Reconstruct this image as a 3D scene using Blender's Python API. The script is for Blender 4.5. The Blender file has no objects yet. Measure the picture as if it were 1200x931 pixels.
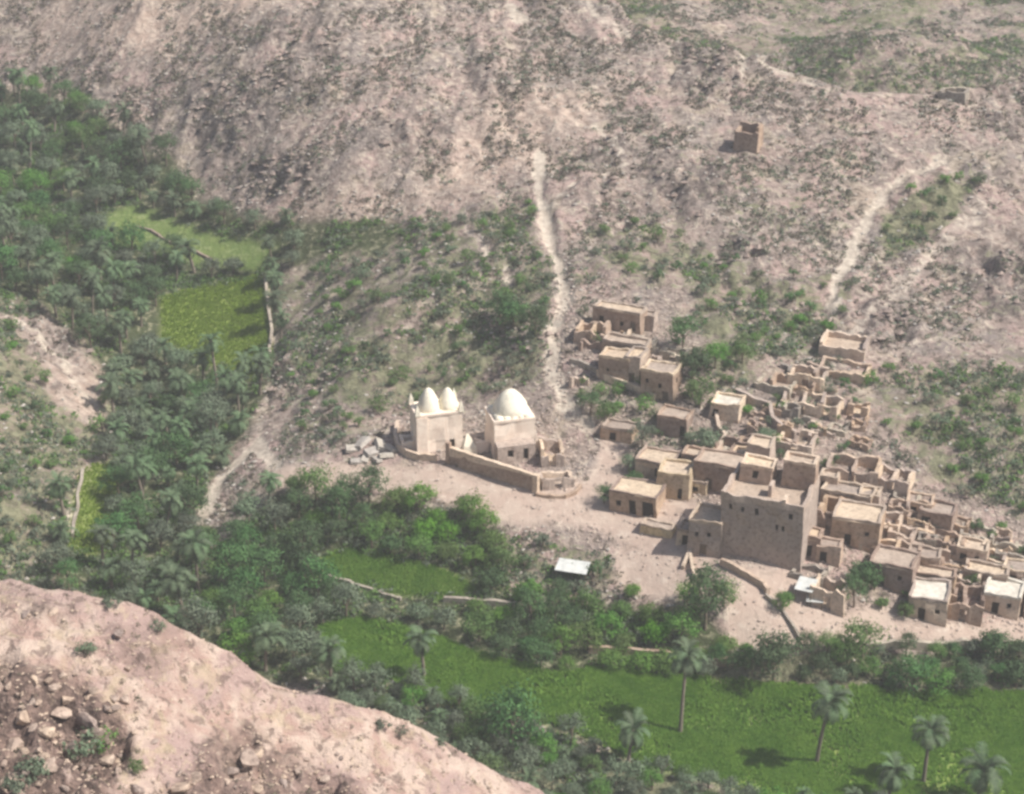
import bpy, math, random
import numpy as np
from mathutils import Vector, Matrix

# ------------------------------------------------------------------ camera, sky, sun, exposure
scene = bpy.context.scene
COL = scene.collection
random.seed(7)
RNG = np.random.default_rng(11)
PITCH = math.radians(25.0)
CAMZ = 115.0
HFOV = math.radians(30.0)
FPX = 600.0 / math.tan(HFOV / 2)          # focal length in pixels of the 1200 px wide photograph

cam_data = bpy.data.cameras.new("camera")
cam_data.sensor_fit = 'HORIZONTAL'
cam_data.angle = HFOV
cam_data.clip_start = 1.0
cam_data.clip_end = 3000.0
cam = bpy.data.objects.new("camera", cam_data)
cam.location = (0, 0, CAMZ)
cam.rotation_euler = (math.pi / 2 - PITCH, 0, 0)
COL.objects.link(cam)
scene.camera = cam

SUN_EL = math.radians(51)
SUN_AZ = math.radians(104)                 # clockwise from +Y (away from the camera) towards +X
sun_dir = Vector((math.sin(SUN_AZ) * math.cos(SUN_EL), math.cos(SUN_AZ) * math.cos(SUN_EL), math.sin(SUN_EL)))
world = bpy.data.worlds.new("World")
scene.world = world
world.use_nodes = True
wn = world.node_tree
bg = wn.nodes['Background']
sky = wn.nodes.new('ShaderNodeTexSky')
sky.sky_type = 'NISHITA'
sky.sun_disc = False
sky.sun_elevation = SUN_EL
sky.sun_rotation = SUN_AZ
sky.dust_density = 2.5
sky.air_density = 1.0
wn.links.new(sky.outputs[0], bg.inputs[0])
bg.inputs[1].default_value = 0.085
sd = bpy.data.lights.new("sun", 'SUN')
sd.energy = 4.8
sd.angle = math.radians(0.6)
sd.color = (1.0, 0.955, 0.89)
sun = bpy.data.objects.new("sun", sd)
sun.rotation_euler = (-sun_dir).to_track_quat('-Z', 'Y').to_euler()
sun.location = (60, 60, 200)
COL.objects.link(sun)
scene.view_settings.view_transform = 'Standard'
scene.view_settings.look = 'None'
scene.view_settings.exposure = 0.33
scene.view_settings.gamma = 1.0
scene.render.engine = 'CYCLES'
scene.cycles.max_bounces = 5
scene.cycles.diffuse_bounces = 3
scene.cycles.transmission_bounces = 3
scene.cycles.volume_bounces = 0
scene.cycles.use_denoising = True
scene.cycles.filter_width = 2.9

# ------------------------------------------------------------------ numpy noise
def _hash(ix, iy, seed):
    h = (ix.astype(np.int64) * 374761393 + iy.astype(np.int64) * 668265263 + seed * 974634777) & 0xFFFFFFFF
    h = ((h ^ (h >> 13)) * 1274126177) & 0xFFFFFFFF
    h = h ^ (h >> 16)
    return (h & 0xFFFFFF) / float(0xFFFFFF)

def vnoise(x, y, seed=0):
    x = np.asarray(x, float); y = np.asarray(y, float)
    ix = np.floor(x); iy = np.floor(y)
    fx = x - ix; fy = y - iy
    fx = fx * fx * (3 - 2 * fx); fy = fy * fy * (3 - 2 * fy)
    ix = ix.astype(np.int64); iy = iy.astype(np.int64)
    a = _hash(ix, iy, seed); b = _hash(ix + 1, iy, seed)
    c = _hash(ix, iy + 1, seed); d = _hash(ix + 1, iy + 1, seed)
    return (a * (1 - fx) + b * fx) * (1 - fy) + (c * (1 - fx) + d * fx) * fy

def fbm(x, y, scale, octv=4, seed=0, gain=0.5):
    s = 0; a = 1.0; t = 0
    x = np.asarray(x, float) / scale; y = np.asarray(y, float) / scale
    for o in range(octv):
        ca, sa = math.cos(o * 1.1), math.sin(o * 1.1)
        s = s + a * (vnoise(x * ca - y * sa, x * sa + y * ca, seed + o * 17) * 2 - 1)
        t += a; a *= gain; x = x * 2.03; y = y * 2.03
    return s / t

# ------------------------------------------------------------------ photograph pixel <-> place
CP, SP = math.cos(PITCH), math.sin(PITCH)
def ray(u, v):
    dx = (u - 600.0) / FPX; dy = (465.5 - v) / FPX
    return np.array([dx, CP + dy * SP, -SP + dy * CP])
def at_z(u, v, z):
    d = ray(u, v); t = (z - CAMZ) / d[2]
    return d * t + np.array([0, 0, CAMZ])
def at_y(u, v, y):
    d = ray(u, v); t = y / d[1]
    return d * t + np.array([0, 0, CAMZ])
def project(x, y, z):
    zz = z - CAMZ
    dep = y * CP - zz * SP
    up = y * SP + zz * CP
    return 600 + FPX * x / dep, 465.5 - FPX * up / dep

# ------------------------------------------------------------------ terrain height
class TPS:
    def __init__(self, pts, lam=0.5):
        p = np.array(pts, float); n = len(p)
        self.s = 100.0
        xy = p[:, :2] / self.s
        r = np.linalg.norm(xy[:, None] - xy[None], axis=2)
        K = np.where(r > 0, r * r * np.log(r + 1e-12), 0) + lam * 1e-3 * np.eye(n)
        A = np.zeros((n + 3, n + 3)); A[:n, :n] = K
        A[:n, n] = 1; A[:n, n + 1:] = xy; A[n, :n] = 1; A[n + 1:, :n] = xy.T
        b = np.zeros(n + 3); b[:n] = p[:, 2]
        self.w = np.linalg.solve(A, b); self.xy = xy; self.n = n
    def __call__(self, x, y):
        sh = np.broadcast(x, y).shape
        x = (np.broadcast_to(x, sh).ravel()) / self.s; y = (np.broadcast_to(y, sh).ravel()) / self.s
        out = self.w[self.n] + self.w[self.n + 1] * x + self.w[self.n + 2] * y
        for i in range(self.n):
            r2 = (x - self.xy[i, 0]) ** 2 + (y - self.xy[i, 1]) ** 2
            out = out + self.w[i] * 0.5 * r2 * np.log(r2 + 1e-12)
        return out.reshape(sh)

main_px = [
 (100,800,-8),(300,800,-8),(-200,700,-7),(500,760,-8),(700,800,-8),(900,800,-8.2),(1100,830,-8.5),(1200,830,-8.5),(1450,850,-9),
 (700,931,-8),(1000,931,-8.5),(1200,931,-9),(600,1100,-6),(1100,1100,-6),(1450,1000,-8),
 (420,700,-7),(560,720,-7),(700,740,-7.2),(850,775,-7.7),
 (350,590,-3.5),(450,590,-2.5),(560,630,-3),(650,650,-3.5),(680,690,-5.5),(780,690,-4),(850,700,-3),(900,740,-5),
 (1000,748,-5.5),(1100,742,-5.5),(1200,742,-5.8),(1450,760,-6),
 (330,560,-2),(400,560,-1),(500,555,0),(600,575,-.5),(700,595,-1),(760,620,-1.5),(840,665,-2),(930,670,-2),(700,530,1.5),(600,530,1),(500,525,1),
 (1000,600,.5),(1000,540,2.5),(1000,480,5),(1000,420,7.5),(1100,680,-3.5),(1100,600,0),(1200,680,-4),(1200,600,0),(1100,500,4.5),
 (1200,500,5),(1100,400,8),(1200,400,8),(1450,600,0),(1450,400,9),(900,540,2.5),(900,470,5.5),(850,480,4.5),(800,540,1.5),
 (730,465,5),(730,420,8),(720,370,9.5),(650,430,6.5),(650,380,9),(800,440,7),(850,380,9.5),
 (640,260,14.5),(630,180,19),(600,100,24.5),(600,0,32),(600,-100,40),
 (750,300,12.5),(800,200,19),(870,165,21.5),(900,300,12.5),(1000,300,12.5),(1000,200,18.5),(1000,130,23.5),(1200,300,12.5),(1200,200,18.5),
 (1200,120,23.5),(1450,200,18.5),(1450,300,12),(800,80,26.5),(750,0,33),(1450,60,28),
 (480,350,8),(400,430,1.5),(400,350,4.5),(330,400,-1.5),(300,450,-3),(560,400,4.5),(560,480,2),
 (500,230,14),(450,260,10.5),(330,270,6.5),(400,180,17.5),(300,100,22.5),(300,0,31.5),(450,60,27.5),(240,200,10),(250,150,15.5),(0,60,16),(0,0,24),
 (150,80,20),(150,0,29),(0,-100,33),(300,-100,39),(-250,0,25),(-250,-100,34),
 (180,620,-7),(150,500,-6),(150,400,-3),(250,380,-3),(100,250,4.5),(0,250,4.5),(0,130,10),(200,300,2),(-250,200,9),(280,600,-5.5),(250,700,-7.5),
 (0,640,-4),(60,560,-3.5),(0,540,-1),(0,450,2),(60,450,0),(0,370,4),(40,380,2),(110,440,-4.5),(-150,500,10),(-150,400,12),(-250,600,8)]
T_MAIN = TPS([at_z(*p) for p in main_px])
spur_px = [(-100,683,152),(0,688,150),(60,690,150),(130,704,150),(200,733,150),(300,785,150),(412,828,151),(520,880,153),(650,937,156),
 (0,931,127),(-150,931,126),(200,931,133),(400,931,143),(0,800,138),(200,830,141),(330,870,146),(0,1050,112),(400,1050,124),(700,1000,158)]
_sp = [at_y(*p) for p in spur_px]
T_SPUR = TPS(_sp)
_cr = np.array(_sp[:9])
def march(u, v):
    d = ray(u, v); t = np.linspace(200, 480, 2400); x = d[0] / d[1] * t
    k = int(np.argmax(T_MAIN(x, t) >= CAMZ + d[2] / d[1] * t)); return (x[k], t[k])
_rg = np.array([march(u, v) for u, v, z in [(640,-120,48),(690,-40,42),(740,22,36),(800,50,33.5),(860,62,32.5),(900,78,31),(960,98,29.8),
        (1010,112,28.6),(1100,112,28.2),(1200,106,28.6),(1450,60,32)]])

def poly_sd(U, V, poly):
    """signed distance (inside positive) to a polygon"""
    inside = np.zeros(U.shape, bool); best = np.full(U.shape, 1e9)
    n = len(poly)
    for i in range(n):
        x1, y1 = poly[i]; x2, y2 = poly[(i + 1) % n]
        cond = ((y1 > V) != (y2 > V)) & (U < (x2 - x1) * (V - y1) / ((y2 - y1) + 1e-12) + x1)
        inside ^= cond
        L = (x2 - x1) ** 2 + (y2 - y1) ** 2 + 1e-9
        t = np.clip(((U - x1) * (x2 - x1) + (V - y1) * (y2 - y1)) / L, 0, 1)
        best = np.minimum(best, np.hypot(U - x1 - t * (x2 - x1), V - y1 - t * (y2 - y1)))
    return np.where(inside, best, -best)

def sstep(a, b, x):
    t = np.clip((x - a) / (b - a), 0, 1); return t * t * (3 - 2 * t)

def axis(segs):
    out = [segs[0][0]]
    for a, b, s0, s1 in segs:
        p = a
        while p < b - 1e-6:
            s = s0 + (s1 - s0) * (p - a) / (b - a); p = min(b, p + s); out.append(p)
    return np.array(out)
XS = axis([(-250, -112, 5, .5), (-112, 112, .46, .46), (112, 250, .5, 5)])
YS = axis([(70, 118, 2, .5), (118, 300, .44, .44), (300, 470, .5, .95), (470, 640, 1, 6)])
X, Y = np.meshgrid(XS, YS)

def softmax2(a, b, k):
    h = np.clip(.5 + .5 * (a - b) / k, 0, 1)
    return b * (1 - h) + a * h + k * h * (1 - h)

M0 = np.clip(T_MAIN(X, Y), -11, 75)
# sinking far behind the ridge on the right, then a further hill
yr = np.interp(X, _rg[:, 0], _rg[:, 1], left=800)
over = np.maximum(0, Y - yr - 1.5 * fbm(X, Y, 9, 3, 5))
M1 = M0 - .75 * over
FAR = 2 + .15 * (Y - 340) + 5.5 * fbm(X, Y, 45, 3, 31) - 60 * sstep(25, -5, X)
FAR = FAR + 7.5 * np.exp(-(((X - 78) / 24) ** 2 + ((Y - 388) / 16) ** 2))
is_far = (FAR > M1) & (Y > 330)
M2 = softmax2(M1, FAR, 1.0)
# spur in front
yc = np.interp(X, _cr[:, 0], _cr[:, 1])
ov = Y - yc - 2.0 * fbm(X, Y, 7, 4, 77) - .5
SPU = T_SPUR(X, Y) - 1.25 * np.maximum(0, ov) - .9 * np.maximum(0, X - 6) - .02 * np.maximum(0, -X - 90) ** 1.5
SPU = np.minimum(SPU, 40)
is_spur = SPU > M2
U, V = project(X, Y, M2)
Us, Vs = project(X, Y, SPU)

def PM(poly, feather, wob=8, seed=3, U=U, V=V):
    return sstep(-feather, feather, poly_sd(U, V, poly) + wob * fbm(X, Y, 5, 3, seed))

PLAZA = [(318,548),(345,542),(400,545),(470,548),(530,548),(630,575),(690,560),(705,520),(690,480),(715,480),(735,530),(730,570),(800,585),
         (850,600),(850,640),(835,680),(800,690),(770,665),(745,640),(690,618),(620,612),(560,600),(500,583),(440,572),(380,578),(330,572)]
YARD = [(720,640),(800,640),(830,680),(800,705),(760,700),(725,690)]
LOWYARD = [(850,660),(930,665),(990,720),(1040,700),(1060,725),(1140,735),(1210,720),(1300,725),(1300,752),(1130,752),(1000,757),(900,762),(860,765),(848,720)]
VILLAGE = [(660,340),(800,350),(830,470),(1000,500),(1100,580),(1300,640),(1300,745),(900,745),(700,640),(560,560),(440,545),(455,490),(640,480)]
F_MAIN = [(375,742),(430,730),(500,745),(560,772),(640,788),(740,790),(800,796),(900,803),(1050,812),(1200,815),(1420,830),(1420,950),
          (1200,960),(900,938),(800,905),(720,880),(650,850),(590,838),(520,825),(460,800),(400,782)]
F_UP = [(372,658),(400,646),(450,650),(520,668),(565,690),(530,704),(455,692),(385,674)]
F_YEL = [(190,350),(240,336),(300,324),(312,345),(316,420),(300,445),(250,430),(190,395)]
F_OLV = [(92,555),(112,542),(138,546),(136,600),(128,645),(104,650),(82,640)]
F_FARG = [(95,262),(150,240),(260,275),(330,290),(300,320),(230,310),(150,290)]
GROVE = [(-300,60),(0,105),(60,108),(200,190),(230,235),(300,265),(430,262),(480,268),(440,300),(330,315),(322,430),(300,480),(230,600),(245,650),(330,575),
         (440,585),(560,605),(590,640),(600,690),(700,700),(760,720),(820,690),(860,765),(830,800),(700,790),(640,790),(560,775),(480,740),(400,740),(380,800),
         (300,800),(150,720),(60,690),(75,600),(140,520),(120,440),(100,400),(40,350),(-300,330)]
LEFT = [(-300,330),(40,350),(100,400),(120,450),(140,520),(80,560),(75,640),(60,700),(-300,720)]

plaza = np.maximum.reduce([PM(PLAZA, 9), PM(YARD, 10), PM(LOWYARD, 10)])
fields = [PM(p, 7, 4) for p in (F_MAIN, F_UP, F_YEL, F_OLV, F_FARG)]
field = np.maximum.reduce(fields)
vill = PM(VILLAGE, 25)
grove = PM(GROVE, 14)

# footpaths as world polylines
def flat_at(u, v):
    i = None
    d = ray(u, v)
    t = np.linspace(120, 560, 4000)
    x = d[0] / d[1] * t; z = CAMZ + d[2] / d[1] * t
    h = sampler(M2, x, t)
    k = np.argmax(h >= z)
    return np.array([x[k], t[k], h[k]])
def sampler(G, x, y):
    x = np.asarray(x, float); y = np.asarray(y, float)
    i = np.clip(np.searchsorted(XS, x) - 1, 0, len(XS) - 2); j = np.clip(np.searchsorted(YS, y) - 1, 0, len(YS) - 2)
    a = np.clip((x - XS[i]) / (XS[i + 1] - XS[i]), 0, 1); b = np.clip((y - YS[j]) / (YS[j + 1] - YS[j]), 0, 1)
    return (G[j, i] * (1 - a) + G[j, i + 1] * a) * (1 - b) + (G[j + 1, i] * (1 - a) + G[j + 1, i + 1] * a) * b

PATHS = [  # pixel points, width m, strength
 ([(634,178),(632,210),(638,250),(650,300),(661,338),(659,365),(648,392),(650,430),(665,470),(690,500)], 1.9, 1.0),
 ([(640,238),(690,210),(735,190),(790,172),(830,155)], .9, .55),
 ([(694,146),(712,162),(726,178)], 1.3, .7),
 ([(1025,240),(1008,275),(992,310),(980,335),(975,362)], 1.6, .9),
 ([(1150,240),(1110,280),(1060,325),(1020,370),(990,395)], 2.6, .5),
 ([(1020,240),(1060,210),(1100,190)], 1.5, .7),
 ([(870,90),(893,66),(898,76),(930,90),(965,104)], 1.7, .75),
 ([(960,104),(1050,116),(1130,118),(1200,128)], 1.2, .4),
 ([(600,5),(612,22)], 2.2, .9), ([(690,-5),(700,20),(735,36)], 1.8, .6),
 ([(548,262),(560,285),(573,300)], 1.0, .7), ([(556,262),(566,285)], .7, .5), ([(596,315),(600,335)], .9, .6),
 ([(322,548),(300,515),(275,545),(250,585),(238,610)], 1.7, .9),
 ([(300,515),(312,470),(318,420),(316,340),(310,330)], .8, .6),
 ([(378,674),(420,690),(465,706)], .5, .4),
 ([(10,372),(45,395),(80,430),(105,470)], 1.5, .7), ([(78,640),(88,600),(96,560)], .8, .6),
 ([(440,395),(560,388),(620,392)], .8, .35),
 ([(880,690),(915,715),(935,748)], .8, .7),
 ([(1000,425),(1060,405),(1120,395)], .9, .5),
]
path = np.zeros_like(X)
PATHW = []
for pts, w, s in PATHS:
    wp = np.array([flat_at(*p) for p in pts])[:, :2]
    PATHW.append(wp)
    best = np.full(X.shape, 1e9)
    lo = wp.min(0) - 6; hi = wp.max(0) + 6
    sel = (X > lo[0]) & (X < hi[0]) & (Y > lo[1]) & (Y < hi[1])
    xs = X[sel] + .9 * fbm(X[sel], Y[sel], 6, 2, 8); ys = Y[sel] + .9 * fbm(X[sel], Y[sel], 6, 2, 9)
    b = np.full(xs.shape, 1e9)
    for (x1, y1), (x2, y2) in zip(wp[:-1], wp[1:]):
        L = (x2 - x1) ** 2 + (y2 - y1) ** 2 + 1e-9
        t = np.clip(((xs - x1) * (x2 - x1) + (ys - y1) * (y2 - y1)) / L, 0, 1)
        b = np.minimum(b, np.hypot(xs - x1 - t * (x2 - x1), ys - y1 - t * (y2 - y1)))
    path[sel] = np.maximum(path[sel], s * sstep(w * .5 + .75, w * .5 - .6, b + .8 * fbm(xs, ys, 2.5, 3, 71)))
path[is_spur] = 0

# ground cover amount (drives scrub density and grass), placed by area
veg = np.full(X.shape, .30)
def paint(poly, val, f):
    global veg
    m = PM(poly, f, 14, 5); veg = veg * (1 - m) + val * m
paint([(-300,-200),(620,-200),(600,60),(440,150),(200,90),(0,95),(-300,60)], .20, 30)
paint([(200,60),(620,0),(640,180),(480,250),(330,262),(230,200)], .26, 30)
paint([(320,330),(440,262),(640,225),(650,330),(640,440),(560,470),(440,500),(330,480)], .58, 25)
paint([(480,370),(640,320),(640,440),(560,455),(400,480),(380,430)], .68, 20)
paint([(330,430),(400,470),(450,500),(400,540),(330,540)], .45, 20)
paint([(680,330),(700,270),(800,270),(900,330),(1000,330),(1000,380),(880,450),(800,460),(800,350)], .64, 25)
paint([(800,170),(1000,180),(1000,300),(850,280)], .42, 30)
paint([(1030,260),(1100,205),(1145,215),(1100,280),(1040,300)], .85, 15)
paint([(980,370),(1080,300),(1060,340),(1000,400)], .3, 15)
paint([(1000,440),(1150,420),(1320,420),(1320,650),(1180,620),(1070,560)], .62, 25)
paint([(1100,310),(1320,300),(1320,420),(1100,400)], .4, 25)
paint([(590,625),(720,615),(740,690),(600,690)], .6, 12)
paint(VILLAGE, .2, 15)
paint([(650,440),(800,470),(830,520),(740,540),(650,490)], .5, 20)
paint(LEFT, .7, 15)
paint([(850,765),(1000,762),(1300,762),(1300,822),(1050,810),(820,797)], .95, 6)
paint([(470,806),(590,846),(650,858),(720,888),(800,912),(900,944),(1200,966),(1400,966),(1400,1040),(650,1040),(600,945),(500,885),(400,835),(370,780)], .9, 8)
paint([(20,370),(60,370),(120,450),(110,500),(60,470)], .25, 12)
veg = np.maximum(veg, grove * .95)
fv = np.clip(.5 + .45 * fbm(X, Y, 22, 3, 61) + .1, 0, 1)
veg[is_far] = fv[is_far] * .82
veg = veg * (1 - .85 * path) * (1 - .92 * plaza)
rock = np.zeros(X.shape)
for poly in ([(205,95),(250,78),(262,150),(225,165)], [(270,190),(380,165),(385,225),(300,250)], [(1120,290),(1320,260),(1320,390),(1150,370)],
             [(100,90),(200,120),(190,170),(120,130)], [(760,180),(870,190),(850,250),(760,250)]):
    rock = np.maximum(rock, PM(poly, 22, 20, 13))
rock = np.maximum(rock, .85 * sstep(.14, .34, fbm(X, Y, 17, 4, 14)) * (Y > 245) * (1 - grove) * (1 - vill))
pale = np.zeros(X.shape)
for poly in ([(330,270),(360,235),(470,225),(600,110),(720,110),(640,190),(520,230),(440,262)], [(60,0),(330,0),(200,60),(40,60)],
             [(1160,270),(1250,270),(1250,310),(1180,300)], [(20,370),(60,370),(120,450),(110,500),(60,470)]):
    pale = np.maximum(pale, PM(poly, 24, 20, 23))

# small-scale relief
calm = np.clip(1 - np.maximum.reduce([plaza, field, vill * .75, path * .8]), 0, 1) * (1 - .6 * grove)
rid = 1 - np.abs(fbm(X, Y, 7, 4, 41)) * 2
rough = .6 * fbm(X, Y, 16, 3, 21) + .6 * fbm(X, Y, 4.5, 4, 22) + .16 * fbm(X, Y, 1.6, 2, 27) + .22 * (rid - .5)
wx = X + 11 * fbm(X, Y, 26, 3, 52) + .35 * (Y - 300) * np.sin(X / 34.0); wy = Y + 9 * fbm(X, Y, 22, 3, 53)
gul = np.abs(fbm(wx / 9.5, wy / 26, 1.0, 3, 54)); gul2 = np.abs(fbm(wx / 4.2, wy / 9.5, 1.0, 3, 55))
big = 1.3 * fbm(X, Y, 30, 2, 51) + (1.1 + 1.6 * np.clip(.5 + fbm(X, Y, 40, 2, 57), 0, 1)) * (gul - .25) + 1.0 * (gul2 - .25)
H = M2 + calm * (rough + sstep(230, 265, Y) * big * (1 - vill) * (1 - .7 * sstep(0, 10, over))) + (1 - calm) * .05 * fbm(X, Y, 3, 3, 23)
H = H + rock * (1.7 * (1 - np.abs(fbm(X, Y, 5, 4, 44)) * 2.2) - .2)
H = H - .18 * path
crag = 1 - np.abs(fbm(X, Y, 3.4, 4, 91)) * 2.2
cz = np.zeros(X.shape)
for poly, kk in (([(-200,775),(30,785),(80,790),(140,830),(155,880),(130,960),(-200,960)], 1.0), ([(240,880),(290,862),(330,875),(420,925),(430,960),(170,960),(190,915)], .8),
                 ([(10,715),(60,705),(110,715),(60,730)], .7), ([(120,735),(200,730),(240,760),(140,790)], .5)):
    cz = np.maximum(cz, kk * sstep(-14, 14, poly_sd(Us, Vs, poly) + 22 * fbm(X, Y, 4, 3, 15)))
led = ((X * .34 + Y * .62) / 2.6 + 1.6 * fbm(X, Y, 7, 3, 95)) % 1.0
led = np.where(led < .8, led / .8, (1 - led) / .2)
SPH = SPU + (.28 + .5 * cz) * (led - .5) * np.clip(.5 + 1.5 * fbm(X, Y, 9, 2, 96), 0, 1) + .45 * fbm(X, Y, 9, 3, 92) + .22 * fbm(X, Y, 2.2, 4, 93) + (.35 + 2.5 * cz) * (crag - .5) * sstep(0, 6, yc - Y)
H = np.where(SPH > H, SPH, H)
is_spur = SPH > M2 - .3
spur = is_spur.astype(float)
veg = np.where(is_spur, .13 + .0 * cz, veg)
for a in (plaza, field, grove, vill, path, rock, pale): a[is_spur] = 0
rock = np.where(is_spur, cz, rock)
for f in fields: f[is_spur] = 0

def hgt(x, y): return sampler(H, x, y)
_tt = np.concatenate([np.linspace(100, 300, 3000), np.linspace(300, 600, 2500)[1:]])
def P(u, v):
    """the point of the ground seen at a pixel of the photograph"""
    d = ray(u, v)
    x = d[0] / d[1] * _tt; z = CAMZ + d[2] / d[1] * _tt
    h = hgt(x, _tt)
    k = int(np.argmax(h >= z))
    if h[k] < z[k]: k = len(_tt) - 1
    return Vector((float(x[k]), float(_tt[k]), float(h[k])))

# ------------------------------------------------------------------ materials
class NT:
    def __init__(self, name):
        self.m = bpy.data.materials.new(name); self.m.use_nodes = True
        self.t = self.m.node_tree; self.b = self.t.nodes['Principled BSDF']
        self.b.inputs['Specular IOR Level'].default_value = .15
        self.b.inputs['Roughness'].default_value = .9
        self.tc = self.t.nodes.new('ShaderNodeTexCoord')
    def sock(self, v, inp):
        if hasattr(v, 'is_output') or hasattr(v, 'node'): self.t.links.new(v, inp)
        else:
            if isinstance(v, tuple) and len(v) == 3 and inp.type == 'RGBA': v = (*v, 1)
            inp.default_value = v
    def noise(self, scale, detail=4, rough=.55, vec=None, dist=0):
        n = self.t.nodes.new('ShaderNodeTexNoise'); n.inputs['Scale'].default_value = scale
        n.inputs['Detail'].default_value = detail; n.inputs['Roughness'].default_value = rough
        n.inputs['Distortion'].default_value = dist
        self.t.links.new(vec or self.tc.outputs['Object'], n.inputs['Vector']); return n.outputs['Fac']
    def vor(self, scale, feat='F1', vec=None):
        n = self.t.nodes.new('ShaderNodeTexVoronoi'); n.feature = feat; n.inputs['Scale'].default_value = scale
        self.t.links.new(vec or self.tc.outputs['Object'], n.inputs['Vector']); return n.outputs['Distance']
    def attr(self, name):
        n = self.t.nodes.new('ShaderNodeAttribute'); n.attribute_name = name; return n.outputs['Fac']
    def rnd(self):
        return self.t.nodes.new('ShaderNodeObjectInfo').outputs['Random']
    def math(self, op, a, b=0.0, c=None):
        n = self.t.nodes.new('ShaderNodeMath'); n.operation = op
        self.sock(a, n.inputs[0]); self.sock(b, n.inputs[1])
        if c is not None: self.sock(c, n.inputs[2])
        return n.outputs[0]
    def rng(self, v, a, b, c=0.0, d=1.0):
        n = self.t.nodes.new('ShaderNodeMapRange'); n.interpolation_type = 'SMOOTHSTEP'
        self.sock(v, n.inputs[0])
        for i, q in enumerate((a, b, c, d)): self.sock(q, n.inputs[i + 1])
        return n.outputs[0]
    def mix(self, f, a, b, mode='MIX'):
        n = self.t.nodes.new('ShaderNodeMix'); n.data_type = 'RGBA'; n.blend_type = mode
        self.sock(f, n.inputs[0]); self.sock(a, n.inputs[6]); self.sock(b, n.inputs[7]); return n.outputs[2]
    def hsv(self, col, h=.5, s=1.0, v=1.0):
        n = self.t.nodes.new('ShaderNodeHueSaturation'); self.sock(h, n.inputs[0]); self.sock(s, n.inputs[1]); self.sock(v, n.inputs[2])
        self.sock(col, n.inputs['Color']); return n.outputs[0]
    def bump(self, h, strength=.5, dist=.1):
        n = self.t.nodes.new('ShaderNodeBump'); n.inputs['Strength'].default_value = strength; n.inputs['Distance'].default_value = dist
        self.t.links.new(h, n.inputs['Height']); self.t.links.new(n.outputs[0], self.b.inputs['Normal'])
    def out(self, col):
        self.sock(col, self.b.inputs['Base Color']); return self.m

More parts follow.
